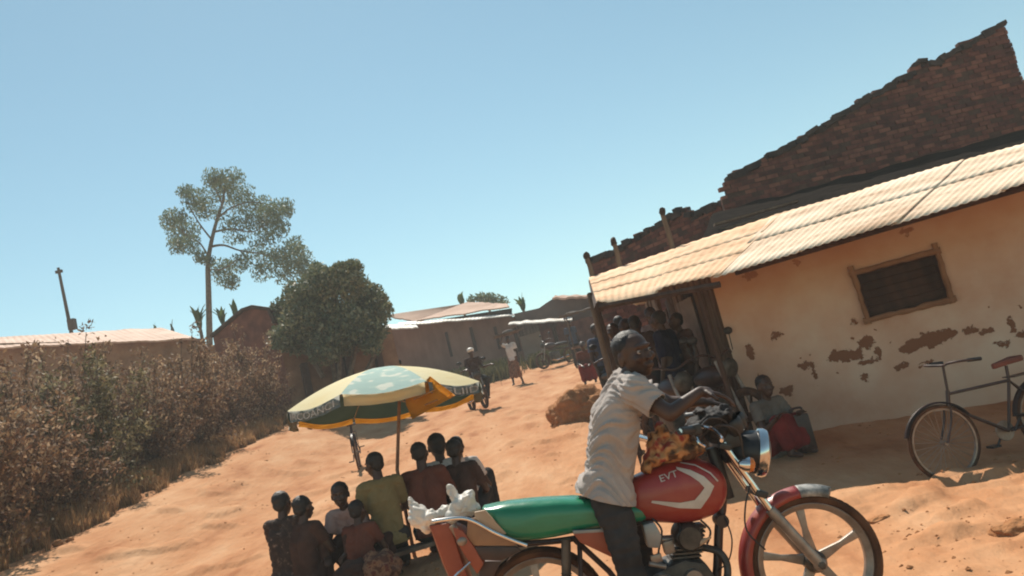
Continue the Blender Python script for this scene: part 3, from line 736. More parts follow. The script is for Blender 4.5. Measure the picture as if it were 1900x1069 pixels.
blades('banana_plant', 415, 606, 33, 9, 1.1, .45, 'spiky green plant between the tall tree and the brick gable', 'plant', M_['leaf3'], 2, G1)
blades('banana_plant', 438, 590, 33, 5, .9, .3, 'thin upright plant against the slope of the brick gable', 'plant', M_['leaf3'], 3, G1)
blades('banana_plant', 858, 566, 45, 6, .9, .5, 'leafy plant above the peak of the pinkish roof', 'plant', M_['leaf3'], 4, G1, .16)
blades('banana_plant', 972, 578, 41, 9, 1.1, .6, 'spiky green plant in the gap between the two far houses', 'plant', M_['leaf3'], 7, G1, .16)
blades('banana_plant', 320, 612, 33, 3, .5, .3, 'small weed on the roof line behind the hedge, right one', 'plant', M_['leaf3'], 9, G1, .06)
blades('banana_plant', 288, 612, 33, 3, .35, .3, 'small weed on the roof line behind the hedge, left one', 'plant', M_['leaf3'], 8, G1, .06)
b = at(905, 562, 46); tr = thing('leafy_tree', b, 'low green tree crown peeping over the pinkish roof', 'tree'); bm = BM(); tube(bm, [b - V((0, 0, 2.2)), b], [.1, .06], 7); obj('trunk', bm, M_['bark'], tr)
leaves([(at(x, y, 46), (.55, .5, .33), 130) for x, y in ((880, 556), (893, 552), (905, 554), (918, 557), (930, 562), (905, 561))], .11, .45, 5, tr, 'crown', M_['leaf'])

# dry hedge of shrubs along the bank: individual shrubs
def shrub_proto(seed, m, n):
    rnd = random.Random(seed); root = thing('dry_shrub', (0, 0, 0), 'x', 'shrub', 'dry shrubs of the roadside hedge'); bm = BM(); tips = []
    for i in range(44):
        a = rnd.uniform(0, 2 * pi); s = rnd.uniform(.15, 1.25); h = rnd.uniform(1.5, 3.3) * (1.05 - .28 * s)
        P = spline([(0, 0, -.2), (cos(a) * s * .35, sin(a) * s * .35, h * .4), (cos(a) * s * .75 + rnd.uniform(-.1, .1), sin(a) * s * .75, h * .75), (cos(a) * s, sin(a) * s, h)], 3)
        tube(bm, P, [.018 * (1 - .7 * j / len(P)) for j in range(len(P))], 5)
        tips += [(p, s) for p in P[3:]]
    obj('stems', bm, M_['wood'], root, smooth_='all'); cl = []
    for p, s in tips:
        if rnd.random() < .8: cl.append((p + V((rnd.uniform(-.1, .1), rnd.uniform(-.1, .1), rnd.uniform(-.1, .1))), (rnd.uniform(.10, .26),) * 2 + (rnd.uniform(.10, .22),), rnd.randint(int(n * .7), int(n * 1.5))))
    for i in range(26):
        a = rnd.uniform(0, 2 * pi); s = rnd.uniform(.3, 1.0); cl.append(((cos(a) * s, sin(a) * s, rnd.uniform(.3, 1.3)), (.33, .33, .3), n * 2))
    leaves(cl, .046, .42, seed, root, 'foliage', m, droop=.8)
    return root
P1 = shrub_proto(11, M_['dryleaf'], 30); P2 = shrub_proto(12, M_['dryleaf'], 26); P3 = shrub_proto(13, M_['dryleaf2'], 28)
rnd = random.Random(21); used = set()
spots = [(-7.9, 7.2, 1.05, 2, 'olive leafy shrub at the near left edge of the hedge'), (-7.4, 8.9, 1.0, 1, 'brown shrub near the left edge, standing closest to the road'), (-9.0, 9.6, 1.15, 0, 'tall brown shrub at the far left edge of the hedge'),
         (-7.55, 10.5, .95, 0, 'brown shrub with pale dry leaves beside the road, second from the near end'), (-9.0, 11.6, 1.1, 2, 'olive shrub set back below the left end of the tin roof'), (-7.6, 12.2, .95, 1, 'dense dark brown shrub in the middle of the hedge front'),
         (-9.1, 13.8, 1.1, 0, 'tall brown shrub in front of the middle of the hedge house'), (-7.7, 14.1, .92, 2, 'olive shrub beside the road in the middle of the hedge'), (-7.8, 16.0, .95, 0, 'brown shrub beside the road below the right end of the tin roof'),
         (-9.4, 16.4, 1.12, 1, 'shrub set back against the right end of the hedge house'), (-7.7, 18.0, .98, 1, 'pale dry shrub just left of the dark wall corner'), (-9.2, 19.0, .92, 2, 'olive shrub below the slope of the brick gable'),
         (-8.0, 20.3, .92, 0, 'brown shrub at the foot of the brick gable'), (-7.6, 22.3, .95, 1, 'low pale shrub at the far end of the hedge'), (-10.6, 10.5, 1.25, 1, 'tall twiggy shrub whose top meets the sky at the left'), (-10.6, 14.6, 1.15, 2, 'olive shrub in the rear row of the hedge')]
for i, (x, y, s, k_, lab) in enumerate(spots):
    o = (P1, P2, P3)[k_]
    if k_ in used: o = copytree(o)
    used.add(k_)
    o.location = (x, y, gnd(x, y) - .05); o.scale = (s, s, s * rnd.uniform(.84, 1.04)); o.rotation_euler.z = rnd.uniform(0, 6.28); o['label'] = lab
# dry grass along the foot of the hedge : nobody could count it
def grassmesh(pts, h, seed, name, m, label, w=.006):
    rg = random.Random(seed); vs = []; fs = []
    for (x, y, z, k_) in pts:
        a = rg.uniform(0, 2 * pi); l = rg.uniform(.05, .6); hh = h * k_ * rg.uniform(.4, 1); b = rg.uniform(0, 2 * pi); c, s = cos(b) * w, sin(b) * w; n = len(vs)
        vs += [(x - c, y - s, z - .02), (x + c, y + s, z - .02), (x + c * .8 + cos(a) * l * hh * .4, y + s * .8 + sin(a) * l * hh * .4, z + hh * .6), (x - c * .8 + cos(a) * l * hh * .4, y - s * .8 + sin(a) * l * hh * .4, z + hh * .6), (x + cos(a) * l * hh, y + sin(a) * l * hh, z + hh)]
        fs += [(n, n + 1, n + 2, n + 3), (n + 3, n + 2, n + 4)]
    me = bpy.data.meshes.new(name); me.from_pydata(vs, [], fs); me.materials.append(m)
    o = bpy.data.objects.new(name, me); COL.objects.link(o); tag(o, label, 'grass', kind='stuff'); return o
pts = []; rg = random.Random(5)
for i in range(60000):
    y = rg.uniform(6.5, 25); x = -6.75 - abs(rg.gauss(0, .6)) + .5 * noise.noise(V((y * .7, 0, 0))) + .2 * noise.noise(V((y * 2.7, 4, 0)))
    if noise.noise(V((x * 2, y * 2, 0))) < -.2: continue
    pts.append((x, y, gnd(x, y), .3 + .9 * smooth(-6.5, -7.4, x)))
grassmesh(pts, .42, 1, 'dry_grass', M_['grass'], 'dry straw coloured grass along the foot of the hedge', .007)
pts = []
for (cx, cy, sx, sy, n) in ((-2.6, 34.6, 1.6, .8, 2500), (-1.6, 31.0, .7, .6, 1200), (1.0, 32.8, .9, .7, 2000), (-4.5, 28, 1.6, 1.2, 3000), (-5.4, 24.5, 1, 1, 1500)):
    for i in range(n):
        x = rg.gauss(cx, sx * .5); y = rg.gauss(cy, sy * .5); pts.append((x, y, gnd(x, y), 1))
grassmesh(pts, .6, 2, 'green_weeds', M_['weed'], 'patches of green weeds in front of the far houses', .03)
# stones along the grass edge
for i, (px, py, s) in enumerate([(108, 1012, .07), (130, 1005, .05), (70, 1004, .05), (515, 782, .22), (548, 800, .09), (575, 797, .07)]):
    g = gpt(px, py); bm = BM(); bmesh.ops.create_icosphere(bm, subdivisions=3, radius=1)
    for v in bm.verts: v.co = V((v.co.x * s, v.co.y * s * .8, v.co.z * s * .7)) * (1 + .3 * noise.noise(v.co * 1.5 + V((i * 4, 0, 0)))) + g + V((0, 0, s * .3))
    tag(obj('pale_stone', bm, M_['white_tin'] if i == 3 else M_['clod'], smooth_='all'), ['rounded stone in the grass edge at the lower left', 'smaller stone right of the rounded one at the lower left', 'small stone at the far lower left of the grass edge', 'big white stone at the left tip of the parasol', 'small stone under the left part of the parasol', 'tiny stone under the parasol, right of the other one'][i], 'stone', 'stones along the grass edge')
# ------------------------------------------------------------------ vehicles and parasol
M_['red'] = mat('red_paint', [(.17, .012, .013), (.27, .022, .018), (.31, .045, .025), (.33, .12, .065)], 5, .42, spec=.5, coat=.25, hi=.8, bump=.0006, bscale=90, lo=.25)
M_['redO'] = mat('faded_orange_red', [(.23, .045, .022), (.34, .085, .04)], 5, .5, spec=.4)
M_['silver'] = mat('silver_decal', [(.42, .38, .34), (.55, .51, .46)], 8, .4, spec=.5)
M_['chrome'] = mat('worn_chrome', [(.55, .55, .55), (.7, .68, .66)], 12, .16, metal=1)
M_['alloy'] = mat('dusty_alloy', [(.22, .18, .15), (.34, .29, .25)], 14, .45, metal=.6, bump=.0005, bscale=120)
M_['engine'] = mat('oily_engine', [(.035, .03, .027), (.11, .095, .08)], 11, .5, metal=.5, bump=.001, bscale=90)
M_['black'] = mat('black_plastic', [(.010, .010, .011), (.022, .02, .02)], 9, .45, spec=.5)
M_['frame'] = mat('black_brown_frame', [(.022, .012, .010), (.055, .025, .02)], 8, .45, spec=.5)
M_['tyre'] = mat('dusty_tyre', [(.045, .022, .013), (.11, .055, .03)], 9, .9, spec=.2, bump=.002, bscale=70)
M_['jacket'] = mat('black_jacket', [(.010, .009, .010), (.026, .022, .022)], 9, .8, spec=.3)
M_['green'] = mat('green_vinyl', [(.008, .15, .075), (.012, .20, .10)], 4, .27, spec=.5, coat=.15, bump=.0008, bscale=50)
M_['brownp'] = mat('brown_panel', [(.22, .11, .055), (.34, .19, .10)], 4, .5, spec=.4)
M_['cream'] = mat('cream_panel', [(.40, .27, .17), (.50, .35, .23)], 4, .6)
M_['plastic_bag'] = mat('white_plastic_bag', [(.62, .57, .50), (.80, .76, .70)], 6, .5, spec=.4, bump=.004, bscale=25, trans=.25)
M_['leopard'] = mat('patterned_cloth', [(.10, .045, .02), (.42, .19, .07), (.50, .27, .12), (.30, .05, .03)], 11, .85, lo=.42, hi=.62, bump=.003, bscale=40, detail=2)
M_['orangeglass'] = mat('orange_lens', [(.55, .15, .02), (.6, .2, .03)], 4, .15, spec=.5)
M_['bluesilver'] = mat('bluish_cover', [(.20, .22, .23), (.33, .34, .34)], 6, .4, metal=.3)
M_['dirtytip'] = mat('dusty_black_mudguard', [(.10, .105, .10), (.42, .40, .37)], 14, .5, lo=.42, hi=.6)
BY = 3.95
def B(px, py, lat=0): return at(px, py, BY - lat)
YL = V((0, 1, 0))
def plate(pts, lat, th):                                # outline traced at lateral offset, with its own thickness
    return [B(x, y, lat) for x, y in pts], V((0, th, 0))
def motorcycle():
    fw, rw_ = B(1510, 1040), B(1012, 1141)
    base = V(((fw.x + rw_.x) / 2, BY, gnd(.4, BY)))
    t = thing('motorcycle', base, 'red motorcycle with long green seat that the man in the pale shirt straddles', 'motorcycle')
    # wheels
    for c, fr_ in ((fw, 1), (rw_, 0)):
        R = .306
        tb = BM(); lathe(tb, [(.262, -.025), (.275, -.042), (.292, -.045), (.306, -.034), (R, -.012), (R, .012), (.306, .034), (.292, .045), (.275, .042), (.262, .025)], c, YL, 64, closeprof=True)
        for i in range(64):
            a = 2 * pi * i / 64; d = V((cos(a), 0, sin(a))); tg = V((-sin(a), 0, cos(a)))
            for s in (-1, 1): box(tb, c + d * (R - .003) + V((0, s * .018, 0)), (.014, .022, .008), Matrix((tg, V((0, 1, 0)), d)).transposed())
        w_ = obj('wheel', tb, M_['tyre'], t); w_['label'] = 'front wheel with a tan tyre' if fr_ else 'rear wheel'
        rb = BM(); lathe(rb, [(.268, -.03), (.262, -.034), (.250, -.022), (.236, -.016), (.236, .016), (.250, .022), (.262, .034), (.268, .03)], c, YL, 64, closeprof=True)
        for i in range(5):
            a = 2 * pi * i / 5 + radians(14 + 72 * .05); d = V((cos(a), 0, sin(a))); tg = V((-sin(a), 0, cos(a)))
            prism(rb, [c + d * .035 + tg * .026, c + d * .15 + tg * .013, c + d * .242 + tg * .020, c + d * .242 - tg * .020, c + d * .15 - tg * .013, c + d * .035 - tg * .026], (0, .022, 0))
        obj('rim', rb, M_['alloy'], w_, bevel=.003)
        hb = BM(); lathe(hb, [(.0, -.055), (.035, -.055), (.05, -.035), (.05, .035), (.035, .055), (0, .055)], c, YL, 24); tube(hb, [c - YL * .12, c + YL * .12], .01, 8)
        for s in (-1, 1): lathe(hb, [(0, s * .125), (.018, s * .12), (.018, s * .105), (0, s * .10)], c, YL, 6)
        obj('hub', hb, M_['engine'], w_)
    c = fw
    # front mudguard: curved shell over the tyre
    def guard(name, c, R, a0, a1, m, hw=.058, drop=.035, n=40, tip=None):
        bm = BM(); rings = []
        prof = [(-hw, -drop), (-hw * .95, -drop * .3), (-hw * .7, .004), (-hw * .3, .013), (0, .016), (hw * .3, .013), (hw * .7, .004), (hw * .95, -drop * .3), (hw, -drop)]
        for i in range(n + 1):
            a = a0 + (a1 - a0) * i / n; d = V((cos(a), 0, sin(a))); k_ = 1
            if tip: k_ = 1 - .8 * smooth(.85, 1.0, i / n)
            rings.append([bm.verts.new(c + d * (R + h) + V((0, y * k_, 0))) for y, h in prof])
        for i in range(n):
            for j in range(8): bm.faces.new((rings[i][j], rings[i][j + 1], rings[i + 1][j + 1], rings[i + 1][j]))
        bmesh.ops.recalc_face_normals(bm, faces=bm.faces); bmesh.ops.solidify(bm, geom=bm.faces[:], thickness=.004)
        return obj(name, bm, m, t, smooth_='all')
    guard('front_mudguard', c, .332, radians(200), radians(88), M_['red'])
    guard('mudguard_tip', c, .333, radians(88), radians(60), M_['dirtytip'], tip=1)
    # fork
    top_n, bot = {}, {}
    fk = BM(); fl = BM()
    for s in (-1, 1):
        L_ = s * .095; A = B(1333, 820) ; Cc = B(1418, 940); Dd = fw
        A = V((A.x, BY - L_, A.z)); Cc = V((Cc.x, BY - L_, Cc.z)); Dd = V((Dd.x, BY - L_ * .95, Dd.z))
        tube(fk, [A, Cc], .0155, 14); tube(fl, [Cc, Cc.lerp(Dd, .08), Cc.lerp(Dd, .5), Dd], [.023, .026, .024, .026], 14)
        ball(fl, Dd, (.034, .02, .03), 12)
    obj('fork_tube', fk, M_['chrome'], t); obj('fork_slider', fl, M_['alloy'], t)
    bm = BM()
    for px, py in ((1336, 826), (1402, 912)):
        p = B(px, py); box(bm, p, (.055, .24, .03), Euler((0, radians(27), 0)).to_matrix())
    tube(bm, [B(1320, 830), B(1352, 925)], .03, 12)
    # brake hose and cable
    obj('fork_clamp', bm, M_['black'], t, bevel=.006)
    bm = BM(); tube(bm, spline([B(1392, 900, .12), B(1383, 940, .13), B(1386, 985, .13), B(1420, 1020, .12)], 6), .004, 6); tube(bm, spline([B(1345, 960, .05), B(1358, 1000, .09), B(1352, 1040, .07), B(1330, 1060, .05)], 6), .0035, 6)
    tube(bm, spline([B(1300, 812, .2), B(1330, 790, .22), B(1368, 800, .15), B(1380, 850, .1)], 6), .0045, 6); tube(bm, spline([B(1290, 805, .24), B(1318, 776, .22), B(1352, 790, .1), B(1350, 850, .04)], 6), .0045, 6)
    obj('cable', bm, M_['black'], t)
    # tank: lofted ellipses along its length
    tk = [(1168, 890, 958, .085), (1190, 876, 964, .105), (1222, 862, 968, .125), (1255, 852, 969, .135), (1285, 849, 966, .14), (1310, 856, 958, .135), (1330, 868, 946, .115), (1341, 884, 928, .08), (1345, 898, 915, .04)]
    bm = BM(); rings = []
    for x, y0, y1, hw in tk:
        a, b = B(x, y0), B(x + (y1 - y0) * .24 * 1, y1) if 0 else B(x, y1); n = 28; c_ = (a + b) / 2; h = (a - b) / 2; ring = []
        for j in range(n):
            th = 2 * pi * j / n; cy, cz = cos(th), sin(th)
            e = .72; yy = math.copysign(abs(cy) ** e, cy) * hw; zz = math.copysign(abs(cz) ** e, cz)
            ring.append(bm.verts.new(c_ + h * zz + V((0, yy, 0))))
        rings.append(ring)
    for i in range(len(rings) - 1):
        for j in range(28): bm.faces.new((rings[i][j], rings[i][(j + 1) % 28], rings[i + 1][(j + 1) % 28], rings[i + 1][j]))
    bm.faces.new(rings[0]); bm.faces.new(rings[-1][::-1]); bmesh.ops.recalc_face_normals(bm, faces=bm.faces)
    bmesh.ops.subdivide_edges(bm, edges=bm.edges, cuts=2, use_grid_fill=True, smooth=.5)
    tank = obj('fuel_tank', bm, M_['red'], t, smooth_='all')
    # decals drape over the tank side
    from mathutils.bvhtree import BVHTree
    tb = bmesh.new(); tb.from_mesh(tank.data); bvh = BVHTree.FromBMesh(tb)
    off = ROOTLOC[t.name]
    def drape(bmx, eps=.0025):
        for v in bmx.verts:
            d = (v.co - CAMP).normalized(); h = bvh.ray_cast(CAMP - off, d)
            if h[0] is not None: v.co = h[0] + off - d * eps + V((0, -eps, 0))
    def band(outer, inner, name, m):
        bmx = BM(); n = len(outer); vo = [B(x, y, .14) for x, y in outer]; vi = [B(x, y, .14) for x, y in inner]; K_ = 10
        for i in range(n - 1):
            gr = [[bmx.verts.new((vo[i].lerp(vo[i + 1], q / K_)).lerp(vi[i].lerp(vi[i + 1], q / K_), s / 4)) for s in range(5)] for q in range(K_ + 1)]
            for q in range(K_):
                for s in range(4): bmx.faces.new((gr[q][s], gr[q][s + 1], gr[q + 1][s + 1], gr[q + 1][s]))
        bmesh.ops.remove_doubles(bmx, verts=bmx.verts, dist=1e-5)
        drape(bmx); obj(name, bmx, m, tank, smooth_='all')
    band([(1254, 866), (1281, 872), (1306, 884), (1325, 902), (1317, 920), (1300, 944), (1260, 943), (1208, 933)], [(1256, 871), (1281, 883), (1297, 894), (1307, 905), (1300, 915), (1289, 928), (1262, 933), (1210, 929)], 'silver_stripe', M_['silver'])
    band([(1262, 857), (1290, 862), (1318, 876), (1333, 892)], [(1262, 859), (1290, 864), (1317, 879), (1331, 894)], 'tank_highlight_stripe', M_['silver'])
    bmx = textmesh('EVT', .052, .0008); bmesh.ops.triangulate(bmx, faces=bmx.faces); bmesh.ops.subdivide_edges(bmx, edges=bmx.edges, cuts=1)
    e1 = (B(1262, 880, .13) - B(1224, 893, .13)).normalized(); ez = V((-e1.z, 0, e1.x)); o_ = B(1240, 884, .14)
    for v in bmx.verts: v.co = o_ + e1 * v.co.x * 1.0 + ez * v.co.y * .85 + V((0, -.004, 0)) * (1 if v.co.z > 0 else 0)
    drape(bmx, .003); obj('tank_lettering', bmx, M_['silver'], tank, smooth_=False)
    bm = BM(); lathe(bm, [(0, .018), (.03, .016), (.036, 0), (.036, -.02)], B(1262, 853), V((.1, 0, 1)), 20); obj('filler_cap', bm, M_['chrome'], tank)
    # seat : lofted cushion
    ss = [(896, 940, 946, .05), (905, 938, 962, .085), (925, 933, 984, .115), (948, 929, 997, .125), (985, 925, 999, .13), (1030, 922, 993, .13), (1080, 921, 982, .13), (1120, 924, 975, .125), (1165, 930, 968, .11), (1196, 940, 960, .08)]
    bm = BM(); rings = []
    for x, y0, y1, hw in ss:
        a, b = B(x, y0), B(x, y1); c_ = (a + b) / 2; h = (a - b) / 2; ring = []
        for j in range(28):
            th = 2 * pi * j / 28; cy, cz = cos(th), sin(th); ring.append(bm.verts.new(c_ + h * math.copysign(abs(cz) ** .6, cz) + V((0, math.copysign(abs(cy) ** .6, cy) * hw, 0))))
        rings.append(ring)
    for i in range(len(rings) - 1):
        for j in range(28): bm.faces.new((rings[i][j], rings[i][(j + 1) % 28], rings[i + 1][(j + 1) % 28], rings[i + 1][j]))
    bm.faces.new(rings[0]); bm.faces.new(rings[-1]); bmesh.ops.recalc_face_normals(bm, faces=bm.faces)
    bmesh.ops.subdivide_edges(bm, edges=bm.edges, cuts=2, use_grid_fill=True, smooth=.6); displace(bm, .0025, 14)
    obj('seat', bm, M_['green'], t, smooth_='all')
    # tail: cream end, brown side cowls, rail
    for lat in (.12, -.12):
        for nm, pts, m in (('tail_cream_panel', [(880, 950), (900, 946), (940, 990), (925, 992), (884, 975)], 'cream'), ('tail_cowl', [(868, 962), (884, 960), (925, 990), (962, 1008), (952, 1012), (880, 1012), (866, 995)], 'brownp'), ('under_tail_panel', [(872, 1014), (958, 1014), (968, 1022), (930, 1040), (875, 1038)], 'frame')):
            bm = BM(); P, th = plate(pts, lat, .02); prism(bm, P, (0, .02, 0)); obj(nm, bm, M_[m], t, bevel=.004)
    for lat in (.148, -.148):
        bm = BM(); tube(bm, spline([B(802, 968, lat), B(835, 963, lat), B(860, 962, lat), B(884, 970, lat), B(915, 987, lat), B(950, 1002, lat), B(978, 1012, lat)], 5), .009, 10)
        obj('carrier_rail', bm, M_['chrome'], t)
    bm = BM()
    for x, y in ((812, 967), (838, 963), (862, 962)): tube(bm, [B(x, y, .148), B(x, y, -.148)], .007, 8)
    obj('carrier_rack', bm, M_['chrome'], t)
    bm = BM()                                                         # red rear mudguard sloping to the ground
    rings = []
    for (xa, ya, xb, yb) in ((798, 972, 836, 966), (808, 1000, 846, 994), (822, 1040, 858, 1032), (842, 1085, 874, 1074), (862, 1130, 890, 1118)):
        a, b = B(xa, ya), B(xb, yb); rings.append([bm.verts.new(a.lerp(b, .12) + V((0, -.075, 0))), bm.verts.new(a + V((0, -.04, 0))), bm.verts.new(a + V((0, .04, 0))), bm.verts.new(a.lerp(b, .12) + V((0, .075, 0))), bm.verts.new(b + V((0, .075, 0))), bm.verts.new(b + V((0, -.075, 0)))])
    for i in range(4):
        for j in range(6): bm.faces.new((rings[i][j], rings[i][(j + 1) % 6], rings[i + 1][(j + 1) % 6], rings[i + 1][j]))
    bm.faces.new(rings[0]); bm.faces.new(rings[-1]); bmesh.ops.recalc_face_normals(bm, faces=bm.faces)
    obj('rear_mudguard', bm, M_['redO'], t, bevel=.006)
    bm = BM(); P, th = plate([(842, 972), (862, 980), (884, 1012), (900, 1040), (888, 1060), (868, 1030), (850, 1000)], .06, .05); prism(bm, P, (0, .16, 0)); obj('tail_lamp_housing', bm, M_['redO'], t, bevel=.01)
    bm = BM(); tube(bm, [B(838, 975, .12), B(856, 1000, .12)], [.016, .02], 10); ball(bm, B(858, 1004, .13), (.028, .02, .024), 12); obj('rear_indicator', bm, M_['alloy'], t)
    bm = BM(); tube(bm, [B(873, 1043, .16), B(850, 1064, .16), B(830, 1085, .16)], .006, 8); obj('number_plate_stay', bm, M_['chrome'], t)
    bm = BM(); P, th = plate([(896, 1036), (932, 1036), (920, 1060), (902, 1100), (888, 1085), (892, 1055)], 0, .1); prism(bm, P, (0, .13, 0)); obj('inner_mudguard', bm, M_['frame'], t, bevel=.006)
    for lat in (.13, -.13):
        bm = BM(); a, b = B(1050, 1000, lat), B(1052, 1135, lat); tube(bm, [a, a.lerp(b, .5)], .022, 12); tube(bm, [a.lerp(b, .45), b], .011, 8)
        for i in range(12): q = a.lerp(b, .48 + .035 * i); lathe(bm, [(.018, -.004), (.026, 0), (.018, .004)], q, b - a, 16)
        obj('shock_absorber', bm, M_['engine'], t)
        bm = BM(); P, th = plate([(1062, 988), (1128, 984), (1150, 1030), (1140, 1036), (1076, 1006)], lat, .02); prism(bm, P, (0, .022, 0)); obj('side_panel', bm, M_['redO'], t, bevel=.005)
        bm = BM(); P, th = plate([(1062, 984), (1128, 980), (1128, 986), (1064, 990)], lat, .02); prism(bm, P, (0, .03, 0)); obj('side_panel_trim', bm, M_['bluesilver'], t, bevel=.002)
    # frame tubes
    bm = BM()
    for lat in (.06, -.06):
        tube(bm, spline([B(960, 1010, lat), B(1040, 1003, lat), B(1110, 990, lat), B(1200, 965, lat * .6), B(1290, 930, lat * .2), B(1335, 880, 0)], 5), .014, 8)
        tube(bm, [B(1065, 1000, lat), B(1130, 1060, lat), B(1185, 1130, lat)], .013, 8)
    tube(bm, [B(1075, 1005, .06), B(1078, 1075, .12), B(1012, 1141, .13)], .012, 8); tube(bm, [B(1165, 1135, .1), B(1012, 1141, .13)], .016, 8); tube(bm, [B(1165, 1135, -.1), B(1012, 1141, -.13)], .016, 8)
    obj('frame', bm, M_['frame'], t)
    bm = BM(); tube(bm, spline([B(1340, 890, 0), B(1340, 940, 0), B(1334, 980, .02), B(1330, 1069, .03), B(1318, 1130, .03)], 5), .021, 10); lathe(bm, [(0, -.05), (.03, -.05), (.034, 0), (.03, .05), (0, .05)], B(1337, 965, 0), YL, 16); obj('down_tube', bm, M_['frame'], t)
    # engine
    bm = BM(); P, th = plate([(1232, 1042), (1262, 1030), (1300, 1035), (1318, 1060), (1312, 1110), (1270, 1140), (1205, 1145), (1180, 1110), (1200, 1060)], 0, .2); prism(bm, P, (0, .24, 0)); obj('crankcase', bm, M_['engine'], t, bevel=.02)
    bm = BM(); lathe(bm, [(0, -.015), (.055, -.015), (.062, 0), (.062, .02)], B(1230, 1090, .13), V((0, 1, 0)), 28); lathe(bm, [(0, -.012), (.04, -.012), (.045, 0), (.045, .015)], B(1288, 1075, .13), V((0, 1, 0)), 24); obj('engine_cover', bm, M_['alloy'], t)
    bm = BM(); a, b = B(1268, 1036), B(1284, 976); 
    for i in range(9):
        q = a.lerp(b, i / 8); box(bm, q, (.135 - .004 * i, .15, .009), Euler((0, radians(8), 0)).to_matrix())
    tube(bm, [a, b], .045, 16); obj('cylinder', bm, M_['engine'], t)
    bm = BM(); lathe(bm, [(0, -.02), (.05, -.018), (.062, 0), (.066, .03), (.066, .14)], B(1280, 998, .09), V((0, 1, 0)), 30)
    for i in range(8): a_ = 2 * pi * i / 8; ball(bm, B(1280, 998, .098) + V((cos(a_) * .05, 0, sin(a_) * .05)), .006, 6)
    obj('cylinder_head', bm, M_['engine'], t)
    bm = BM(); P, th = plate([(1190, 972), (1212, 966), (1226, 992), (1222, 1015), (1200, 1014)], .08, .06); prism(bm, P, (0, .08, 0)); obj('air_box_cover', bm, M_['bluesilver'], t, bevel=.012)
    bm = BM(); tube(bm, [B(1222, 1002, .03), B(1260, 1000, .02)], .02, 12); box(bm, B(1240, 1014, .03), (.05, .06, .06)); obj('carburettor', bm, M_['alloy'], t, bevel=.006)
    bm = BM(); tube(bm, spline([B(1300, 1015, .04), B(1335, 1025, .08), B(1350, 1055, .1), B(1340, 1090, .12), B(1290, 1125, .14), B(1150, 1150, .16)], 6), .017, 12); obj('exhaust_pipe', bm, M_['engine'], t)
    bm = BM(); tube(bm, [B(1175, 1135, .12), B(1178, 1138, .26)], .013, 10); obj('foot_peg', bm, M_['black'], t)
    for pts, r_ in (([B(1258, 968, .06), B(1262, 985, .1), B(1256, 1000, .1), B(1268, 1008, .09)], .006), ([B(1210, 962, .09), B(1228, 985, .1), B(1222, 1030, .11), B(1240, 1050, .12)], .005), ([B(1300, 965, .07), B(1318, 985, .09), B(1312, 1010, .09)], .005)):
        bm = BM(); tube(bm, spline(pts, 5), r_, 6); obj('cable', bm, M_['black'], t)
    bm = BM(); tube(bm, spline([B(1176, 1118, .16), B(1215, 1100, .19), B(1252, 1092, .2), B(1266, 1084, .2)], 5), .008, 8); box(bm, B(1270, 1082, .21), (.05, .05, .015)); obj('brake_pedal', bm, M_['chrome'], t)
    bm = BM(); lathe(bm, [(0, -.03), (.012, -.03), (.012, .02), (.006, .03), (.006, .05), (0, .05)], B(1302, 1006, .1), V((.8, -.4, .3)), 10); obj('spark_plug', bm, M_['cream'], t)
    bm = BM(); box(bm, B(1218, 1036, .12), (.05, .02, .035)); tube(bm, [B(1204, 1046, .13), B(1236, 1052, .13)], .012, 8); obj('bracket', bm, M_['alloy'], t, bevel=.003)
    # headlamp
    hc = B(1392, 838); ax = V((.93, -.10, -.30)).normalized()
    bm = BM(); lathe(bm, [(0, -.15), (.04, -.145), (.075, -.11), (.098, -.05), (.103, 0)], hc + ax * .03, ax, 32); hl = obj('headlamp', bm, M_['black'], t)
    bm = BM(); lathe(bm, [(.100, -.012), (.112, -.006), (.116, .016), (.110, .034), (.098, .040), (.092, .028)], hc + ax * .035, ax, 40); obj('chrome_ring', bm, M_['chrome'], hl)
    bm = BM(); lathe(bm, [(.094, .0), (.085, .014), (.06, .024), (.03, .03), (0, .032)], hc + ax * .062, ax, 32); obj('lens', bm, M_['bluesilver'], hl)
    for lat in (.17, -.17):
        c_ = B(1388, 862, lat); bm = BM(); lathe(bm, [(0, -.045), (.018, -.04), (.034, -.01), (.036, .005)], c_, ax, 20); tube(bm, [c_ - ax * .02, B(1398, 872, lat * .5)], .008, 8); ind = obj('front_indicator', bm, M_['chrome'], t)
        bm = BM(); lathe(bm, [(.034, .006), (.03, .022), (.015, .03), (0, .032)], c_, ax, 20); obj('lens', bm, M_['orangeglass'], ind)
    bm = BM(); lathe(bm, [(0, -.05), (.035, -.045), (.048, -.01), (.05, .02), (.045, .03)], B(1366, 782, -.06), V((-.35, -.1, 1)), 24); lathe(bm, [(0, -.05), (.035, -.045), (.048, -.01), (.05, .02), (.045, .03)], B(1360, 790, .06), V((-.35, -.1, 1)), 24); box(bm, B(1352, 815), (.09, .16, .07)); obj('instrument_pod', bm, M_['black'], t, bevel=.004)
    # handlebar
    bm = BM(); hb = spline([B(1262, 800, .34), B(1290, 796, .25), B(1325, 792, .12), B(1338, 808, .05), B(1338, 808, -.05), B(1325, 790, -.12), B(1298, 775, -.25), B(1275, 772, -.34)], 6); tube(bm, hb, .011, 10); obj('handlebar', bm, M_['chrome'], t)
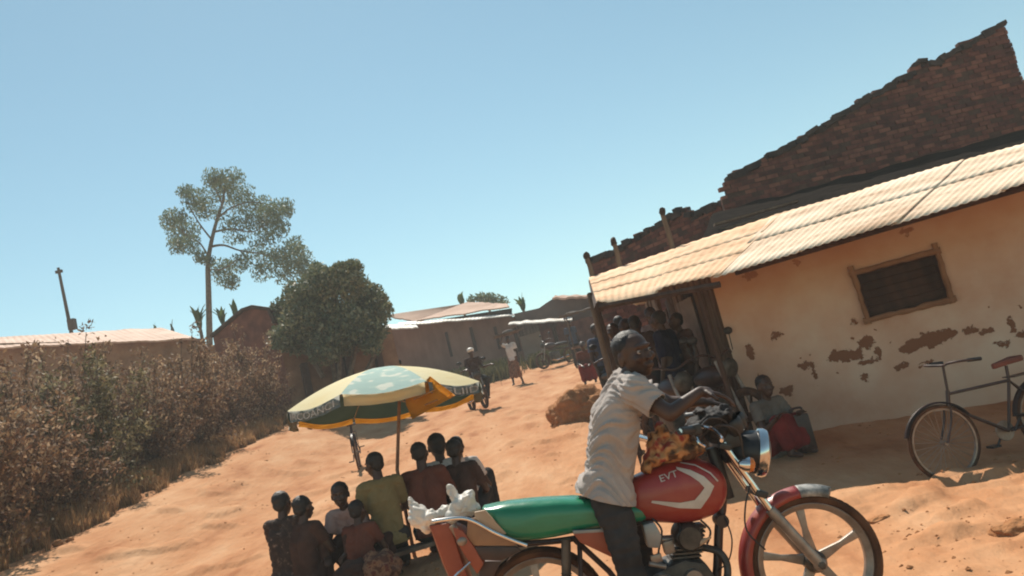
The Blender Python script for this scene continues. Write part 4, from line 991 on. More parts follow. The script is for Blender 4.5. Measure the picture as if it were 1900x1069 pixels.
    for lat, x, y, dx in ((.34, 1262, 800, 28), (-.34, 1275, 772, 22)):
        bm = BM(); a = B(x, y, lat); b = B(x + dx, y - 3, lat * .72); tube(bm, [a, a.lerp(b, .1), a.lerp(b, .9), b], [.019, .017, .017, .019], 12); box(bm, b, (.05, .05, .045)); obj('grip', bm, M_['black'], t, bevel=.004)
        bm = BM(); c_ = a.lerp(b, 1.0); tube(bm, spline([c_ + V((.03, 0, .01)), c_ + V((.07, -.05 * (1 if lat > 0 else -1), -.015)), c_ + V((.075, -.15 * (1 if lat > 0 else -1), -.05)), c_ + V((.06, -.20 * (1 if lat > 0 else -1), -.055))], 5), [.008] * 16, 8); obj('brake_lever', bm, M_['chrome'], t)
    bm = BM(); tube(bm, spline([B(1287, 800, .24), B(1292, 812, .26), B(1297, 822, .27), B(1308, 829, .27)], 5), .008, 8); obj('choke_lever', bm, M_['chrome'], t)
    # jacket / bundle of dark cloth and wires hung over the bars
    return t
moto = motorcycle()
def blob(pts, seed, voxel, amp, sc):
    """crumpled mass: fused lumps creased along cell boundaries"""
    bm = BM()
    for p, r in pts: ball(bm, p, r, 12)
    bm = remesh(bm, voxel, 3); bm.normal_update()
    for v in bm.verts:
        q = v.co * sc + V((seed, 0, 0)); q += V((noise.noise(q), noise.noise(q + V((7, 0, 0))), noise.noise(q + V((0, 7, 0))))) * .6
        d, _p = noise.voronoi(q); d2, _q = noise.voronoi(q * 2.1 + V((3, 3, 3)))
        v.co += v.normal * amp * (min(1, (d[1] - d[0]) * 1.3) - .45 + .5 * (min(1, (d2[1] - d2[0]) * 1.3) - .45))
    return bm
bm = blob([(B(775, 958), (.055, .08, .07)), (B(797, 962), (.06, .08, .04)), (B(770, 940), (.03, .05, .03)), (B(790, 978), (.04, .06, .04)), (B(815, 955), (.05, .05, .025)), (B(762, 934), (.02, .03, .04)), (B(822, 945), (.03, .04, .02))], 1, .005, .022, 9)
tag(obj('plastic_bag', bm, M_['plastic_bag'], smooth_='all'), 'crumpled white plastic bag at the very tail of the motorcycle rack', 'bag', 'white plastic bags tied behind the green seat')
bm = blob([(B(858, 940), (.07, .09, .06)), (B(840, 915), (.03, .06, .05)), (B(875, 945), (.05, .07, .035)), (B(845, 955), (.05, .08, .04)), (B(868, 925), (.045, .07, .04)), (B(838, 908), (.018, .03, .03))], 7, .005, .022, 8)
tag(obj('plastic_bag', bm, M_['plastic_bag'], smooth_='all'), 'taller grey white plastic bag standing on the rack against the green seat', 'bag', 'white plastic bags tied behind the green seat')
bm = blob([(B(1215, 850), (.07, .13, .05)), (B(1245, 838), (.09, .14, .06)), (B(1275, 838), (.06, .12, .05)), (B(1230, 800), (.035, .08, .05)), (B(1215, 825), (.04, .1, .06)), (B(1260, 815), (.06, .1, .05)), (B(1295, 832), (.04, .1, .04)), (B(1200, 870), (.03, .12, .04))], 3, .008, .022, 9)
tag(obj('cloth_bundle', bm, M_['leopard'], smooth_='all'), 'orange and brown patterned cloth bundle heaped on the red fuel tank', 'bundle')
bm = blob([(B(1315, 775, .04), (.07, .15, .05)), (B(1340, 770, .02), (.05, .12, .05)), (B(1290, 790, .05), (.05, .14, .045)), (B(1330, 800, .0), (.07, .12, .06)), (B(1352, 840, 0), (.05, .08, .06)), (B(1300, 765, .05), (.03, .1, .03))], 5, .008, .018, 14)
tag(obj('dark_cloth', bm, M_['jacket'], smooth_='all'), 'black crumpled jacket bundled over the handlebars under the rider\'s hands', 'jacket')

# ------------------------------------------------------------------ parasol
def parasol():
    foot = at(781, 1085, 8.0); foot.z = gnd(foot.x, foot.y); apex = at(743, 676, 8.0)
    t = thing('parasol', foot, 'big tilted market parasol with cream, pale blue and yellow panels over the seated group', 'parasol')
    bm = BM(); tube(bm, [foot, at(737, 872, 8.0), apex - V((0, 0, .0))], [.019, .018, .015], 12); obj('pole', bm, mat('rusty_pole', [(.20, .10, .06), (.34, .19, .12)], 12, .6, metal=.2), t)
    lm, rm = at(529, 775, 7.85), at(898, 716, 8.15)
    e1 = (rm - lm); R = e1.length / 2; e1.normalize(); ctr = (lm + rm) / 2; n_ = (apex - ctr); e2 = V((0, 1, -.11)); e2 = (e2 - e1 * e2.dot(e1)).normalized(); up = e1.cross(e2).normalized()
    if up.z < 0: up = -up
    H_ = (apex - ctr).dot(up)
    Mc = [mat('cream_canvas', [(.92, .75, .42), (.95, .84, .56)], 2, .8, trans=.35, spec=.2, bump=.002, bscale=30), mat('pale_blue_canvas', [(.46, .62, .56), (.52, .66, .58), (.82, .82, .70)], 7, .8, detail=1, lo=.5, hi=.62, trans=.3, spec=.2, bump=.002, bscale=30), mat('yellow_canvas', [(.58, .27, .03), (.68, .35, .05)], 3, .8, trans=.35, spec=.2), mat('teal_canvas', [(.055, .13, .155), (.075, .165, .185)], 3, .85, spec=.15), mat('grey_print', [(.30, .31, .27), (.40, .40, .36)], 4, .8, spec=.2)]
    colr = [0, 3, 0, 1, 0, 0, 1, 0]                      # panels counted anticlockwise from the right
    a0 = radians(-21)
    def P(a, s, z=0):
        # panel-sagged dome
        k_ = (a - a0) / (2 * pi / 8); fr_ = k_ - math.floor(k_); sag = 1 - .045 * sin(pi * fr_) * s
        r = R * s * sag; h = H_ * (1 - s ** 1.75) - .05 * sin(pi * fr_) * s * s + z
        return ctr + (e1 * cos(a) + e2 * sin(a)) * r + up * h
    for i in range(8):
        aa, ab = a0 + i * pi / 4, a0 + (i + 1) * pi / 4; n = 10; bm = BM(); g_ = []
        for j in range(n + 1):
            a = aa + (ab - aa) * j / n * .998; g_.append([bm.verts.new(P(a, max(.001, s / 10) + 0)) for s in range(11)])
        for j in range(n):
            for s in range(10): bm.faces.new((g_[j][s], g_[j + 1][s], g_[j + 1][s + 1], g_[j][s + 1]))
        bm.normal_update()
        if sum(f.normal.dot(up) for f in bm.faces) < 0: bmesh.ops.reverse_faces(bm, faces=bm.faces[:])
        nf = len(bm.faces); bmesh.ops.solidify(bm, geom=bm.faces[:], thickness=.002); bm.normal_update()
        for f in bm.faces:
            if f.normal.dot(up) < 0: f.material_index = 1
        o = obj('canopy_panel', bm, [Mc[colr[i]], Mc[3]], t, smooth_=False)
        o['label'] = ['cream panel', 'teal panel', 'cream panel', 'pale blue panel', 'cream panel', 'cream panel', 'pale blue panel', 'cream panel'][i]
        # valance strip hanging from the rim
        bm = BM(); pr = None; hh = .06 if i in (1, 2, 3) else .105
        for j in range(n + 1):
            a = aa + (ab - aa) * (.02 + .96 * j / n); p = P(a, 1.0); d = (e1 * cos(a) + e2 * sin(a)); q = p - up * hh + d * (.012 * sin(j * 1.7 + i)) + up * .012 * sin(pi * j / n)
            m2 = p.lerp(q, .5) + d * .01 * sin(j * 2.3 + i * 2); v = (bm.verts.new(p), bm.verts.new(m2), bm.verts.new(q))
            if pr: bm.faces.new((pr[0], v[0], v[1], pr[1])); bm.faces.new((pr[1], v[1], v[2], pr[2]))
            pr = v
        bmesh.ops.solidify(bm, geom=bm.faces[:], thickness=.0015)
        
        vo = obj('valance', bm, [Mc[4], Mc[2], Mc[2], Mc[2], Mc[4], Mc[4], Mc[0], Mc[4]][i], t, smooth_='all')
        if i in (5, 7):
            txt = textmesh('IRCOANCI' if i == 5 else 'IIELIID', .085, .001); xs_ = [v.co.x for v in txt.verts]; x0, x1 = min(xs_), max(xs_)
            for v in txt.verts:
                f_ = (v.co.x - x0) / (x1 - x0); a = aa + (ab - aa) * (.1 + .8 * f_); d = (e1 * cos(a) + e2 * sin(a)); p = P(a, 1.0)
                v.co = p + up * (-.055 + v.co.y) + d * (.014 + (.001 if v.co.z > 0 else 0))
            obj('lettering', txt, M_['silver'], vo, smooth_=False)
    # the yellow panel has come loose at the rib and hangs down
    bm = BM(); co = [(796, 700, 7.35), (823, 722, 7.2), (845, 736, 7.2), (762, 776, 7.15), (752, 742, 7.15)]
    A, Bb = at(796, 699, 7.30), None; top = [at(796, 699, 7.3), at(806, 706, 7.28), at(823, 711, 7.25)]; g_ = []
    for j in range(9):
        q = j / 8; l = at(795 - 45 * q, 700 + 42 * q, 7.25 - .1 * q) if q < .55 else at(770 - 8 * (q - .55) / .45, 723 + 54 * (q - .55) / .45, 7.18)
        l = at(796 - 46 * min(1, q * 1.5) + 14 * max(0, q - .66) * 3, 700 + 42 * min(1, q * 1.5) + 36 * max(0, q - .66) * 3, 7.2)
        r = at(798 + 47 * q, 698 + 36 * q, 7.22)
        g_.append([bm.verts.new(l.lerp(r, s / 6) + V((0, .02 * sin(s * 1.3 + j), 0))) for s in range(7)])
    for j in range(8):
        for s in range(6): bm.faces.new((g_[j][s], g_[j][s + 1], g_[j + 1][s + 1], g_[j + 1][s]))
    bmesh.ops.solidify(bm, geom=bm.faces[:], thickness=.002)
    fl = obj('loose_flap', bm, Mc[2], t, smooth_='all'); fl['label'] = 'yellow flap hanging loose'
    bm = BM()
    for (x0, y0, x1, y1) in ((768, 741, 806, 724), (788, 752, 812, 742)):
        a, b = at(x0, y0, 7.14), at(x1, y1, 7.14); tube(bm, [a, b], .009, 5)
    obj('printed_line', bm, mat('brown_print', [(.25, .11, .03), (.3, .14, .04)], 3, .8), fl)
    bm = BM()
    for i in range(8):
        a = a0 + i * pi / 4; tube(bm, [P(a, s / 6, -.016) for s in range(7)], .005, 6); tube(bm, [P(a, .5, -.02), apex - up * .38], .004, 6)
    obj('ribs', bm, M_['alloy'], t)
    bm = BM(); ball(bm, apex + up * .02, (.012, .012, .03), 12); obj('finial', bm, M_['black'], t)
parasol()

# ------------------------------------------------------------------ bicycles
def bicycle(loc, yaw, s, label, group=None, saddle='red_saddle', handed=1):
    """full bicycle, length 1.7 m at s=1; local x = forward"""
    R_ = .335; f = V((.56, 0, R_)); r = V((-.50, 0, R_)); bb = V((-.06, 0, .29)); hd_t = V((.38, 0, .76)); hd_b = V((.42, 0, .62)); st = V((-.21, 0, .71)); sd_ = V((-.23, 0, .84))
    t = thing('bicycle', (0, 0, 0), label, 'bicycle', group)
    for c, nm in ((f, 'wheel'), (r, 'wheel')):
        bm = BM(); lathe(bm, [(R_ - .018 + .018 * cos(q), .018 * sin(q)) for q in [2 * pi * i / 10 for i in range(10)]], c, YL, 48, closeprof=True); w_ = obj('wheel', bm, M_['tyre'], t)
        bm = BM(); lathe(bm, [(R_ - .05, -.012), (R_ - .034, -.014), (R_ - .034, .014), (R_ - .05, .012)], c, YL, 48, closeprof=True)
        lathe(bm, [(0, -.04), (.02, -.04), (.02, .04), (0, .04)], c, YL, 12); obj('rim', bm, M_['alloy'], w_)
        bm = BM()
        for i in range(28):
            a = 2 * pi * i / 28; o_ = a + (.3 if i % 2 else -.3); tube(bm, [c + V((cos(o_) * .02, .03 * (1 if i % 4 < 2 else -1), sin(o_) * .02)), c + V((cos(a) * (R_ - .045), 0, sin(a) * (R_ - .045)))], .0018, 4)
        obj('spokes', bm, M_['alloy'], w_)
    bm = BM()
    tube(bm, [hd_t, hd_b], .019, 10); tube(bm, [hd_t - V((0, 0, .03)), st], .014, 10); tube(bm, [hd_b, bb], .015, 10); tube(bm, [bb, st, sd_], .014, 10)
    for y in (-.06, .06): tube(bm, [st, r + V((0, y, 0))], .009, 8); tube(bm, [bb + V((0, y * .5, 0)), r + V((0, y, 0))], .010, 8)
    obj('frame', bm, M_['frame'], t)
    bm = BM()
    for y in (-.05, .05): tube(bm, spline([hd_b + V((.01, y, 0)), V((.47, y, .50)), f + V((0, y, 0))], 4), .010, 8)
    obj('fork', bm, M_['frame'], t)
    bm = BM(); tube(bm, [hd_t, hd_t + V((-.03, 0, .22))], .012, 8); top = hd_t + V((-.03, 0, .22))
    tube(bm, spline([top + V((-.16, -.27, .0)), top + V((-.02, -.27, .02)), top + V((.05, -.16, .02)), top, top + V((.05, .16, .02)), top + V((-.02, .27, .02)), top + V((-.16, .27, 0))], 5), .011, 8); hb = obj('handlebar', bm, M_['frame'], t)
    for y in (-.27, .27): bm = BM(); tube(bm, [top + V((-.18, y, 0)), top + V((-.06, y, .015))], .017, 8); obj('grip', bm, M_['black'], hb)
    bm = BM(); prism(bm, [sd_ + V(q) for q in ((.13, -.02, .02), (.13, .02, .02), (.02, .045, .03), (-.10, .10, .04), (-.14, .06, .04), (-.14, -.06, .04), (-.10, -.10, .04), (.02, -.045, .03))], (0, 0, .05)); obj('saddle', bm, M_[saddle], t, bevel=.015)
    bm = BM(); lathe(bm, [(0, -.012), (.085, -.010), (.09, 0), (.085, .006), (0, .006)], bb + V((0, -.05, 0)), YL, 32); cr = obj('chainring', bm, M_['alloy'], t)
    for q in (-1, 1): bm = BM(); tube(bm, [bb + V((0, q * .07, 0)), bb + V((-q * .10, q * .08, q * .12))], .010, 6); box(bm, bb + V((-q * .10, q * .125, q * .12)), (.08, .10, .02)); obj('pedal', bm, M_['black'], cr)
    bm = BM()
    for y in (-.055, .055): tube(bm, [r + V((0, y, 0)), V((-.50, y, .72)), V((-.20, y, .74))], .006, 6)
    box(bm, (-.42, 0, .735), (.38, .13, .012)); obj('carrier', bm, M_['frame'], t, smooth_=False)
    for c in (f, r):
        bm = BM(); rings = []
        for i in range(19):
            a = radians(10 + 150 * i / 18) if c is r else radians(20 + 130 * i / 18); d = V((cos(a), 0, sin(a))); rings.append([bm.verts.new(c + d * (R_ + .02 + h) + V((0, y, 0))) for y, h in ((-.028, -.012), (-.015, .004), (.015, .004), (.028, -.012))])
        for i in range(18):
            for j in range(3): bm.faces.new((rings[i][j], rings[i][j + 1], rings[i + 1][j + 1], rings[i + 1][j]))
        bmesh.ops.solidify(bm, geom=bm.faces[:], thickness=.002); obj('mudguard', bm, M_['frame'], t)
    t.location = loc; t.rotation_euler = (0, 0, yaw); t.scale = (s, s, s); return t
M_['red_saddle'] = mat('rusty_red_saddle', [(.11, .03, .018), (.19, .05, .03)], 6, .6)
# bicycle at the wall, front wheel to the left, rear cut by the frame
fwp = at(1752, 822, 6.3); yaw = radians(180 + 7); s = .86
loc = V((fwp.x, fwp.y, 0)) - Matrix.Rotation(yaw, 3, 'Z') @ V((.56 * s, 0, 0)); loc.z = fwp.z - .335 * s
bicycle(loc, yaw, s, 'old dark bicycle with a rusty red saddle leaning in the shade of the plastered wall')
g = gpt(668, 870); bicycle((g.x, g.y, g.z), radians(-79), .95, 'bicycle seen end on, standing on the road beyond the parasol', saddle='black')
# far parked motorcycles: one small builder with parts, copied
def far_moto(label, group):
    t = thing('parked_motorcycle', (0, 0, 0), label, 'motorcycle', group)
    for x in (-.62, .62):
        bm = BM(); lathe(bm, [(.30 - .03 + .045 * cos(q), .045 * sin(q)) for q in [2 * pi * i / 8 for i in range(8)]], (x, 0, .31), YL, 32, closeprof=True); lathe(bm, [(.0, -.03), (.05, -.03), (.05, .03), (0, .03)], (x, 0, .31), YL, 12)
        for i in range(5): a = 2 * pi * i / 5; tube(bm, [(x, 0, .31), (x + .25 * cos(a), 0, .31 + .25 * sin(a))], .014, 6)
        obj('wheel', bm, M_['tyre'], t)
    bm = BM(); ball(bm, (.18, 0, .80), (.27, .14, .13), 20); obj('fuel_tank', bm, M_['frame'], t)
    bm = BM(); ball(bm, (-.35, 0, .80), (.42, .13, .07), 20); obj('seat', bm, M_['black'], t)
    bm = BM(); box(bm, (.05, 0, .42), (.36, .24, .30)); obj('engine', bm, M_['engine'], t, bevel=.04)
    bm = BM()
    for y in (-.09, .09): tube(bm, [(.40, y, .96), (.62, y, .31)], .022, 8)
    obj('fork', bm, M_['alloy'], t)
    bm = BM(); tube(bm, spline([(.2, -.36, 1.02), (.33, -.2, 1.06), (.38, 0, 1.0), (.33, .2, 1.06), (.2, .36, 1.02)], 5), .014, 8); obj('handlebar', bm, M_['frame'], t)
    bm = BM(); lathe(bm, [(0, -.1), (.07, -.08), (.1, 0)], (.5, 0, .86), V((1, 0, -.1)), 20); h = obj('headlamp', bm, M_['black'], t)
    bm = BM(); lathe(bm, [(.1, -.01), (.11, .005), (.1, .02), (.05, .035), (0, .04)], (.5, 0, .86), V((1, 0, -.1)), 20); obj('lens', bm, M_['engine'], h)
    for y in (-.3, .3):
        bm = BM(); tube(bm, [(.3, y, 1.04), (.28, y * 1.1, 1.22)], .006, 6); ball(bm, (.28, y * 1.1, 1.26), (.02, .07, .045), 10); obj('mirror', bm, M_['black'], t)
    for a in ((.05, -.09, .28), (-.8, -.12, .34)): pass
    bm = BM(); tube(bm, [(.2, -.12, .3), (-.1, -.14, .24), (-.85, -.15, .34)], [.02, .03, .045], 10); obj('exhaust', bm, M_['chrome'], t)
    bm = BM(); tube(bm, [(-.75, 0, .62), (-.3, 0, .62), (.25, 0, .66), (.38, 0, .85)], .03, 8); obj('frame', bm, M_['frame'], t)
    return t
GP = 'motorcycles parked in front of the shop'
fm = far_moto('parked motorcycle in shade just beyond the rider\'s face', GP)
spots = [((1240, 742, 9.1), -75, 'parked motorcycle in shade just beyond the rider\'s face'), ((1318, 765, 9.3), -60, 'parked motorcycle squeezed against the shop wall beside the house corner'), ((1150, 716, 12.5), -80, 'parked motorcycle further up the shop row, behind the rider\'s head'), ((1034, 668, 30.5), -150, 'motorcycle parked by the far brick house beyond the woman with the load'), ((884, 735, 21), -70, 'motorcycle ridden down the road by the man in the white cap')]
for i, ((x, y, Y), yw, lab) in enumerate(spots):
    o = fm if i == 0 else copytree(fm); p = at(x, y, Y); o.location = (p.x, p.y, gnd(p.x, p.y)); o.rotation_euler.z = radians(yw); o['label'] = lab
    if i > 2: del o['group']
# ------------------------------------------------------------------ people
SK = mat('dark_brown_skin', [(.045, .022, .014), (.075, .038, .024)], 8, .5, spec=.45, bump=.0006, bscale=120)
HAIR = mat('black_hair', [(.006, .005, .005), (.016, .012, .011)], 60, .6, spec=.5, bump=.003, bscale=180)
def cloth(name, c1, c2, scale=5, **k): return mat(name, [c1, c2], scale, .88, spec=.12, bump=.004, bscale=k.pop('bs', 26), **k)
C_ = dict(
    khaki=cloth('khaki_yellow_shirt', (.175, .135, .062), (.24, .19, .092)), maroon=cloth('maroon_brown_shirt', (.10, .035, .025), (.16, .06, .04)), white=cloth('white_shirt', (.50, .45, .42), (.68, .62, .58)),
    dark=cloth('dark_brown_shirt', (.045, .025, .02), (.08, .045, .035)), navy=cloth('navy_cloth', (.010, .012, .028), (.022, .024, .048)), pink=cloth('dusty_pink_shirt', (.36, .22, .19), (.50, .34, .30)),
    blue=cloth('slate_blue_shirt', (.05, .07, .11), (.09, .11, .16)), trous=cloth('charcoal_trousers', (.028, .026, .026), (.055, .05, .048)), red=cloth('red_wrap', (.11, .012, .012), (.20, .024, .022)),
    grey=cloth('grey_brown_shirt', (.10, .085, .075), (.16, .14, .12)), lilac=cloth('pale_lilac_scarf', (.30, .28, .32), (.45, .42, .46)), pattern=mat('patterned_skirt', [(.10, .04, .025), (.26, .13, .07), (.12, .03, .02)], 16, .9, lo=.42, hi=.6), print_=mat('printed_dark_shirt', [(.03, .018, .015), (.05, .03, .022), (.25, .16, .12)], 26, .9, lo=.45, hi=.72),
    rider=mat('pale_grey_shirt', [(.33, .285, .26), (.41, .36, .33)], 4, .82, spec=.2, bump=.004, bscale=60))
def FR(f, u):
    f = V(f).normalized(); u = V(u); r = f.cross(u).normalized(); u = r.cross(f).normalized(); return Matrix((r, f, u)).transposed()
def add_head(bm, c, M, s=1, det=True):
    def e(p, r, seg=14): ball(bm, c + M @ (V(p) * s), tuple(q * s for q in r), seg, M)
    e((0, -.012, .025), (.075, .092, .082), 22); e((0, .02, -.02), (.064, .072, .085), 20); e((0, .035, -.072), (.042, .05, .036)); e((0, .052, -.092), (.024, .024, .018))   # skull, face, jaw, chin
    e((0, .080, .030), (.050, .015, .011)); e((-.038, .070, -.022), (.022, .024, .018)); e((.038, .070, -.022), (.022, .024, .018))                 # brow, cheeks
    e((0, .098, -.012), (.011, .014, .026)); e((0, .105, -.028), (.019, .014, .011)); e((0, .092, -.056), (.026, .014, .007)); e((0, .089, -.068), (.023, .014, .008))   # nose and lips
    for s_ in (-1, 1): e((s_ * .077, -.005, -.012), (.010, .020, .032))
def add_hand(bm, w, d, n, side, s=1, curl=.5):
    """palm, four unequal bent fingers, thumb from the side of the palm"""
    d = V(d).normalized(); n = V(n); n = (n - d * n.dot(d)).normalized(); l = d.cross(n) * side
    cap(bm, w, w + d * .03 * s, .024 * s, .028 * s); 
    for k_ in (-.026, -.009, .009, .026): cap(bm, w + d * .02 * s + l * k_ * s * .7, w + d * .085 * s + l * k_ * s, .014 * s, .0125 * s, 8)
    for k_, L in zip((-.029, -.0095, .010, .029), (.072, .082, .076, .060)):
        a = w + d * .088 * s + l * k_ * s; d1 = (d * cos(curl * .8) + n * sin(curl * .8)).normalized(); d2 = (d * cos(curl * 1.9) + n * sin(curl * 1.9)).normalized(); d3 = (d * cos(curl * 2.8) + n * sin(curl * 2.8)).normalized()
        b = a + d1 * L * .45 * s; c = b + d2 * L * .33 * s; e = c + d3 * L * .24 * s
        cap(bm, a, b, .0105 * s, .0098 * s, 8); cap(bm, b, c, .0098 * s, .009 * s, 8); cap(bm, c, e, .009 * s, .0078 * s, 8)
    a = w + d * .03 * s - l * .026 * s; b = a + (d * .6 - l * .75 + n * .25) * .040 * s; c = b + (d * .85 - l * .3 + n * .35) * .030 * s
    cap(bm, a, b, .015 * s, .0115 * s, 8); cap(bm, b, c, .0115 * s, .009 * s, 8)
STAND = dict(pelvis=(0, 0, .93), chest=(0, 0, 1.27), neck=(0, -.01, 1.44), head=(0, .02, 1.585), shR=(.165, -.01, 1.39), shL=(-.165, -.01, 1.39), elR=(.21, -.03, 1.11), elL=(-.21, -.03, 1.11), wrR=(.22, .06, .87), wrL=(-.22, .06, .87), hiR=(.09, 0, .90), hiL=(-.09, 0, .90), knR=(.10, .03, .48), knL=(-.10, .03, .48), anR=(.11, -.02, .09), anL=(-.11, -.02, .09))
def SIT(h, lean=.08):
    return dict(pelvis=(0, 0, h + .08), chest=(0, lean * .5, h + .40), neck=(0, lean, h + .58), head=(0, lean + .05, h + .735), shR=(.165, lean, h + .54), shL=(-.165, lean, h + .54), elR=(.22, lean + .10, h + .28), elL=(-.22, lean + .10, h + .28), wrR=(.12, lean + .30, h + .22), wrL=(-.12, lean + .30, h + .22),
                hiR=(.09, 0, h + .05), hiL=(-.09, 0, h + .05), knR=(.15, .38, max(.46, h + .06)), knL=(-.15, .38, max(.46, h + .06)), anR=(.14, .40, .08), anL=(-.14, .40, .08))
def person(loc, yaw, s, J, shirt, legs, label, voxel=.009, group=None, face=(0, 1, 0), headup=(0, 0, 1), sleeve=.6, legfrac=.92, skirt=None, hs=1.0, curl=.4, hair=True, hdir=None, fold=.004, cut=None, wide=1.0, world=None, girth=0):
    root = thing('person', loc, label, 'person', group)
    Rm = Matrix.Rotation(yaw, 3, 'Z')
    if world: P = {k: V(v) for k, v in J.items()}; T = lambda v: V(v)
    else: P = {k: V(loc) + Rm @ (V(v) * s) for k, v in J.items()}; T = lambda v: Rm @ V(v)
    fw = T((0, 1, 0)); hf = FR(T(face), T(headup)); side = (P['shR'] - P['shL']).normalized(); tw = (P['neck'] - P['pelvis']).normalized(); bf = tw.cross(side) * -1
    bf = side.cross(tw) * -1 if (side.cross(tw) * -1).dot(T(face)) > 0 else side.cross(tw)
    def torso(bm, g, hips=True):
        a = side * .062 * s * wide
        for q in (-1, 1):
            cap(bm, P['pelvis'] + a * q * .9, P['chest'] + a * q, (.088 + g) * s, (.098 + g) * s, 16, (bf, .92))
            cap(bm, P['chest'] + a * q, P['neck'] * .55 + (P['shR'] if q > 0 else P['shL']) * .45 - tw * .03 * s, (.098 + g) * s, (.062 + g) * s, 16, (bf, .92))
        cap(bm, P['shL'], P['shR'], (.052 + g) * s, (.052 + g) * s, 14)
        if hips: cap(bm, P['hiL'], P['hiR'], (.088 + g) * s, (.088 + g) * s, 14)
    bm = BM(); torso(bm, -.006)
    cap(bm, P['neck'] - tw * .03 * s, P['head'] - hf @ V((0, .01, .06)) * s, .052 * s, .048 * s, 12)
    add_head(bm, P['head'], hf, s * hs)
    for q in 'LR':
        cap(bm, P['sh' + q], P['el' + q], .047 * s, .037 * s, 12); cap(bm, P['el' + q], P['wr' + q], .038 * s, .025 * s, 12)
        cap(bm, P['hi' + q], P['kn' + q], .082 * s, .052 * s, 14); cap(bm, P['kn' + q], P['kn' + q].lerp(P['an' + q], .35), .052 * s, .054 * s, 12); cap(bm, P['kn' + q].lerp(P['an' + q], .3), P['an' + q], .054 * s, .034 * s, 12)
        d = (P['wr' + q] - P['el' + q]) if not hdir else T(hdir[0]); n = T(hdir[1]) if hdir else V((0, 0, -1)) if abs(d.normalized().z) < .8 else fw * 1.0
        add_hand(bm, P['wr' + q], d, n, 1 if q == 'R' else -1, s, curl)
        an = P['an' + q]; ff = fw; cap(bm, an - V((0, 0, .035 * s)) - ff * .03 * s, an + ff * .13 * s - V((0, 0, .052 * s)), .034 * s, .026 * s, 12); cap(bm, an, an - V((0, 0, .03 * s)), .034 * s, .036 * s)
    body = obj('body', remesh(bm, voxel, 3), SK, root, smooth_='all')
    # shirt with sleeves
    bm = BM(); torso(bm, .012 + girth, False); cap(bm, P['pelvis'] - side * .06 * s - tw * .06 * s, P['pelvis'] + side * .06 * s - tw * .06 * s, (.120 + girth * 2) * s, (.120 + girth * 2) * s, 14, (bf, .98))
    for q in 'LR':
        if girth: cap(bm, P['hi' + q], P['hi' + q].lerp(P['kn' + q], .32), (.108 + girth) * s, (.100 + girth) * s, 14)
        cap(bm, P['sh' + q], P['sh' + q].lerp(P['el' + q], sleeve), .064 * s, .060 * s, 14)
    bm = remesh(bm, voxel, 3)
    bmesh.ops.bisect_plane(bm, geom=bm.verts[:] + bm.edges[:] + bm.faces[:], plane_co=P['pelvis'] - tw * (.075 if girth else .095) * s, plane_no=tw, clear_inner=True); bm.normal_update()
    # cut neck opening, sleeve ends and hem so that the cloth ends cleanly
    def slice_(bm, co, no):
        g_ = bmesh.ops.bisect_plane(bm, geom=bm.verts[:] + bm.edges[:] + bm.faces[:], plane_co=co, plane_no=no, clear_outer=False)
    dead = []
    hem = P['pelvis'] - tw * .20 * s
    for v in bm.verts:
        if (v.co - hem).dot(tw) < 0: dead.append(v); continue
        for q in 'LR':
            e = P['sh' + q].lerp(P['el' + q], sleeve); dd = (P['el' + q] - P['sh' + q]).normalized()
            if (v.co - e).dot(dd) > .006 and (v.co - e).length < .12 * s: dead.append(v); break
    bmesh.ops.delete(bm, geom=list(set(dead)), context='VERTS'); bm.normal_update()
    if fold:
        for v in bm.verts:
            h_ = (v.co - P['pelvis']).dot(tw); x_ = (v.co - P['pelvis']).dot(side); w_ = noise.noise(V((x_ * 4, h_ * 3, v.co.x * 4))) * 6
            f1 = 1 - abs(noise.noise(V((x_ * 6 + loc[0], h_ * 26 + w_, v.co.y * 6 + v.co.x * 7)))) * 3.4
            v.co += v.normal * fold * f1
    if len(bm.faces): bmesh.ops.solidify(bm, geom=bm.faces[:], thickness=.004)
    obj('shirt', bm, shirt, root, smooth_='all')
    # trousers or skirt
    hr = .088 if girth else .102; bm = BM(); cap(bm, P['hiL'], P['hiR'], hr * s, hr * s, 14)
    cap(bm, P['pelvis'] - side * .045 * s, P['pelvis'] + side * .045 * s, .094 * s, .094 * s, 14, (bf, .92))
    if skirt:
        m0 = (P['hiL'] + P['hiR']) / 2; m1 = (P['knL'] + P['knR']) / 2; m2 = m1.lerp((P['anL'] + P['anR']) / 2, skirt)
        for q in 'LR': cap(bm, P['hi' + q], P['kn' + q], .10 * s, .085 * s, 14); cap(bm, P['kn' + q], P['kn' + q].lerp(P['an' + q], skirt), .085 * s, .08 * s, 14)
        cap(bm, m0, m1, .10 * s, .09 * s, 14); cap(bm, m1, m2, .09 * s, .085 * s)
    else:
        for q in 'LR': cap(bm, P['hi' + q], P['kn' + q], .096 * s, .074 * s, 14); cap(bm, P['kn' + q], P['kn' + q].lerp(P['an' + q], legfrac), .074 * s, .062 * s, 14)
    bm = remesh(bm, voxel, 3); displace(bm, fold * 1.2, 9, loc[0], (1, 1, 2.4))
    obj('skirt' if skirt else 'trousers', bm, legs, root, smooth_='all')
    if hair:
        bm = BM(); k_ = s * hs; c = P['head'] + hf @ (V((0, -.024, .036)) * k_); ball(bm, c, (.0795 * k_, .090 * k_, .080 * k_), 24, hf)
        ball(bm, P['head'] + hf @ (V((0, -.05, -.01)) * k_), (.066 * k_, .056 * k_, .062 * k_), 20, hf); bm = remesh(bm, .007 * max(1, voxel / .009), 2)
        ee = hf.transposed(); dead = [v for v in bm.verts if (ee @ (v.co - P['head'])).y > (.058 + .35 * ((ee @ (v.co - P['head'])).z - .06) * 0) * k_ and (ee @ (v.co - P['head'])).z < .07 * k_]
